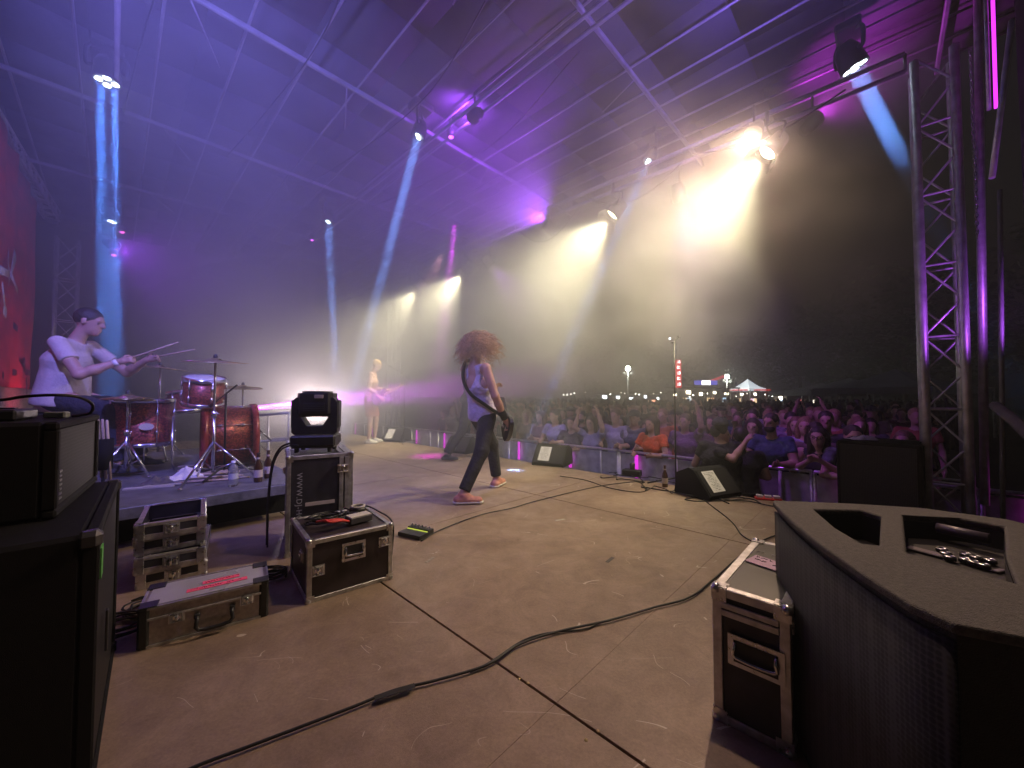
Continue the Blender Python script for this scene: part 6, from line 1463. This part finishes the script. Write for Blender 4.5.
def stall(label, x0, x1, Y, ytop, col, lit, roofm, seed):
    a, b = base(x0, Y), base(x1, Y); W = (b-a).length; H = zat(ytop, Y)-GROUND; t = thing('market_stall', label, 'stall', (a+b)/2, 0)
    MB().box((0,1.6,H*.45),(W,.08,H*.9)).build('back_wall', dark_paint, t); MB().box((0,.3,.5),(W,.5,1.0),None,.03).build('counter', dark_paint, t)
    MB().box((0,.8,H),(W*1.06,2.4,.14),None,.03).build('roof', roofm, t)
    for s_ in (-1,1): MB().tube([(s_*W*.49,-.2,0),(s_*W*.49,-.2,H)], .05, 6).build('post', bar_m, t)
    r_ = random.Random(seed)
    for k in range(max(2,int(W/1.3))): MB().box((-W/2+W*(k+.5)/max(2,int(W/1.3)), 1.0, H-.42-.3*r_.random()),(.45*r_.uniform(.5,1.2),.05,.35*r_.uniform(.5,1.3))).build('lit_panel', lit, t)
    for k in range(4): MB().box((r_.uniform(-.4,.4)*W, 1.5, H*.55),(W*.13,.03,.5)).build('display', mat('display_%d' % (k%3), [(0.5,.35,.2),(.2,.3,.4),(.5,.1,.1)][k%3], .5, emit=[(1,.7,.4),(.5,.7,1),(1,.2,.2)][k%3], estr=1.2), t)
    return t
stall('long dim stall with a few lights behind the crowd, left of the sign pole', 600, 668, 44, 393, None, cool_e, dark_paint, 1)
stall('dark roofed stall with bright serving windows right of the sign pole', 674, 712, 40, 388, None, warm, dark_paint, 2)
stall('brightly lit stall below the flood lamp', 713, 738, 41, 388, None, warm, dark_paint, 3)
stall('red fronted stall under the white tent', 740, 768, 43, 390, None, warm, mat('stall_red', (0.6,0.03,0.03), .6, emit=(1,.05,.05), estr=.5), 4)
stall('small yellow lit stall right of the white tent', 782, 800, 46, 393, None, warm, dark_paint, 5)
q = base(706, 40.5); t = thing('banner_sign', 'lit blue and white sign board on the stall roof', 'sign', (q.x,q.y,zat(386,40.5))); MB().box((0,0,.35),(2.4,.1,.45)).build('board', mat('sign_blue', (.1,.1,.6), .5, emit=(.15,.15,.9), estr=.8), t); MB().box((0,-.06,.35),(.9,.03,.45)).build('lit_centre', mat('sign_white', (1,1,1), .5, emit=(1,.9,.95), estr=5), t); MB().box((1.2,.1,.75),(1.6,.1,.25),Matrix.Rotation(R(-20),3,'Y')).build('awning', mat('awn_red', (.5,.05,.08), .6, emit=(1,.1,.15), estr=.6), t)
def tent(label, px, Y, W, ypeak, yeave, m, lit=None):
    q = base(px, Y); t = thing('pavilion_tent', label, 'tent', q, R(20)); ze, zp = zat(yeave,Y)-GROUND, zat(ypeak,Y)-GROUND; h = W/2; b = MB(); N_ = 8; vs = []; 
    for j in range(N_+1):
        f_ = (1-j/N_); zz = ze+(zp-ze)*(j/N_)**1.5; vs += [(-h*f_,-h*f_,zz),(h*f_,-h*f_,zz),(h*f_,h*f_,zz),(-h*f_,h*f_,zz)]
    b.add(vs, [(j*4+k, j*4+(k+1)%4, (j+1)*4+(k+1)%4, (j+1)*4+k) for j in range(N_) for k in range(4)], False)
    b.add([(-h,-h,ze),(h,-h,ze),(h,h,ze),(-h,h,ze),(-h,-h,ze-.3),(h,-h,ze-.3),(h,h,ze-.3),(-h,h,ze-.3)], [(0,1,5,4),(1,2,6,5),(2,3,7,6),(3,0,4,7)]); b.build('canopy', m, t)
    for x in (-h,h):
        for y in (-h,h): MB().tube([(x,y,0),(x,y,ze)], .05, 6).build('pole', bar_m, t)
    return t
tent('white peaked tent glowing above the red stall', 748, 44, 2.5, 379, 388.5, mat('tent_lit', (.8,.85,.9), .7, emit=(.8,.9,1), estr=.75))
tent('dim grey pavilion tent at the right beyond the crowd', 850, 27, 5.5, 378, 390, tent_m)
tent('larger dark peaked tent right beside the truss tower', 896, 20, 5.0, 369, 388, tent_m)
tent('flat dim tent left of the grey pavilion', 822, 30, 5, 383, 392, tent_m)
stall('unlit stall under the grey tents at the right', 800, 838, 34, 390, None, dark_paint, dark_paint, 6)
# string of bulbs along the stalls
fl_ = thing('string_lights', 'string of small white bulbs sagging between the stalls', 'string lights', (0,0,0)); P = []
for k in range(61):
    x = 560+k*3.6; Y = 37; z_ = zat(394.5,Y)+.35*abs(math.sin(k*math.pi/12)); q = base(x, Y); P.append(Vector((q.x,q.y,z_)))
MB().tube(P, .02, 4).build('wire', rubber, fl_)
rb = random.Random(9)
for k in range(0,61,1):
    if rb.random() < .38: MB().ball(P[k]-Vector((0,0,.1+.2*rb.random())), rb.uniform(.025,.07), 6).build('bulb', mat('bulb_white', (1,1,1), .5, emit=(1,.97,.85), estr=9), fl_)
# trees: dark crowns beyond the field
def tree(label, px, Y, ytop, W, seed, trunk=.25):
    r_ = random.Random(seed); q = base(px, Y); H = zat(ytop, Y)-GROUND; t = thing('leafy_tree', label, 'tree', q)
    b = MB(); b.tube([(0,0,0),(.1,0,H*.3),(.0,.1,H*.6),(0,0,H*.85)], [trunk,trunk*.8,trunk*.5,.05], 8)
    for k in range(7): a = r_.uniform(0,6.28); z = H*r_.uniform(.3,.7); b.tube([(0,0,z),(math.cos(a)*W*.22,math.sin(a)*W*.22,z+H*.12),(math.cos(a)*W*.38,math.sin(a)*W*.38,z+H*.18)], [trunk*.35,trunk*.2,.03], 5)
    b.build('trunk', mat('bark', (0.06,0.045,0.035), .9, 0, .4, 5), t)
    lf = MB(); cl = [(r_.gauss(0,W*.24), r_.gauss(0,W*.24), H*r_.uniform(.35,.92), r_.uniform(.10,.20)*W) for _ in range(26)]
    for k in range(3600):
        c = cl[r_.randrange(26)]; d_ = Vector((r_.gauss(0,1), r_.gauss(0,1), r_.gauss(0,.8))).normalized()*c[3]*r_.uniform(.55,1.05); p = Vector(c[:3])+d_; s_ = r_.uniform(.12,.24)*(1+Y/60)
        u = Vector((r_.gauss(0,1),r_.gauss(0,1),r_.gauss(0,1))).normalized()*s_; v = u.orthogonal().normalized()*s_*.55; lf.add([p-u,p+v,p+u,p-v], [(0,1,2,3)])
    lf.build('crown', mat('foliage', (0.045,0.07,0.03), .8, 0, .5, .8), t)
for i, (px, Y, yt, W) in enumerate(((905,38,285,13),(850,46,300,14),(800,55,322,13),(735,70,335,15),(660,78,345,16),(585,74,340,15),(960,30,240,12))):
    tree('dark leafy tree %s' % ('tallest, behind the truss tower','spreading beyond the dim grey tents','with a rounded top right of the white tent','far beyond the flood lamp stall','far behind the red sign pole','far off at the left end of the field','at the right edge behind the drape')[i], px, Y, yt, W, 40+i)
# flood lamps of the field light their surroundings a little
for (px, Y, yy) in ((628,37.6,367),(727,41.6,375)):
    q = base(px, Y); d_ = bpy.data.lights.new('field_light','POINT'); d_.energy = 60; d_.color = (.95,1,.8); d_.shadow_soft_size = .2; o = bpy.data.objects.new('field_light', d_); COL.objects.link(o); o.location = (q.x, q.y-.5, zat(yy,Y)+.2)
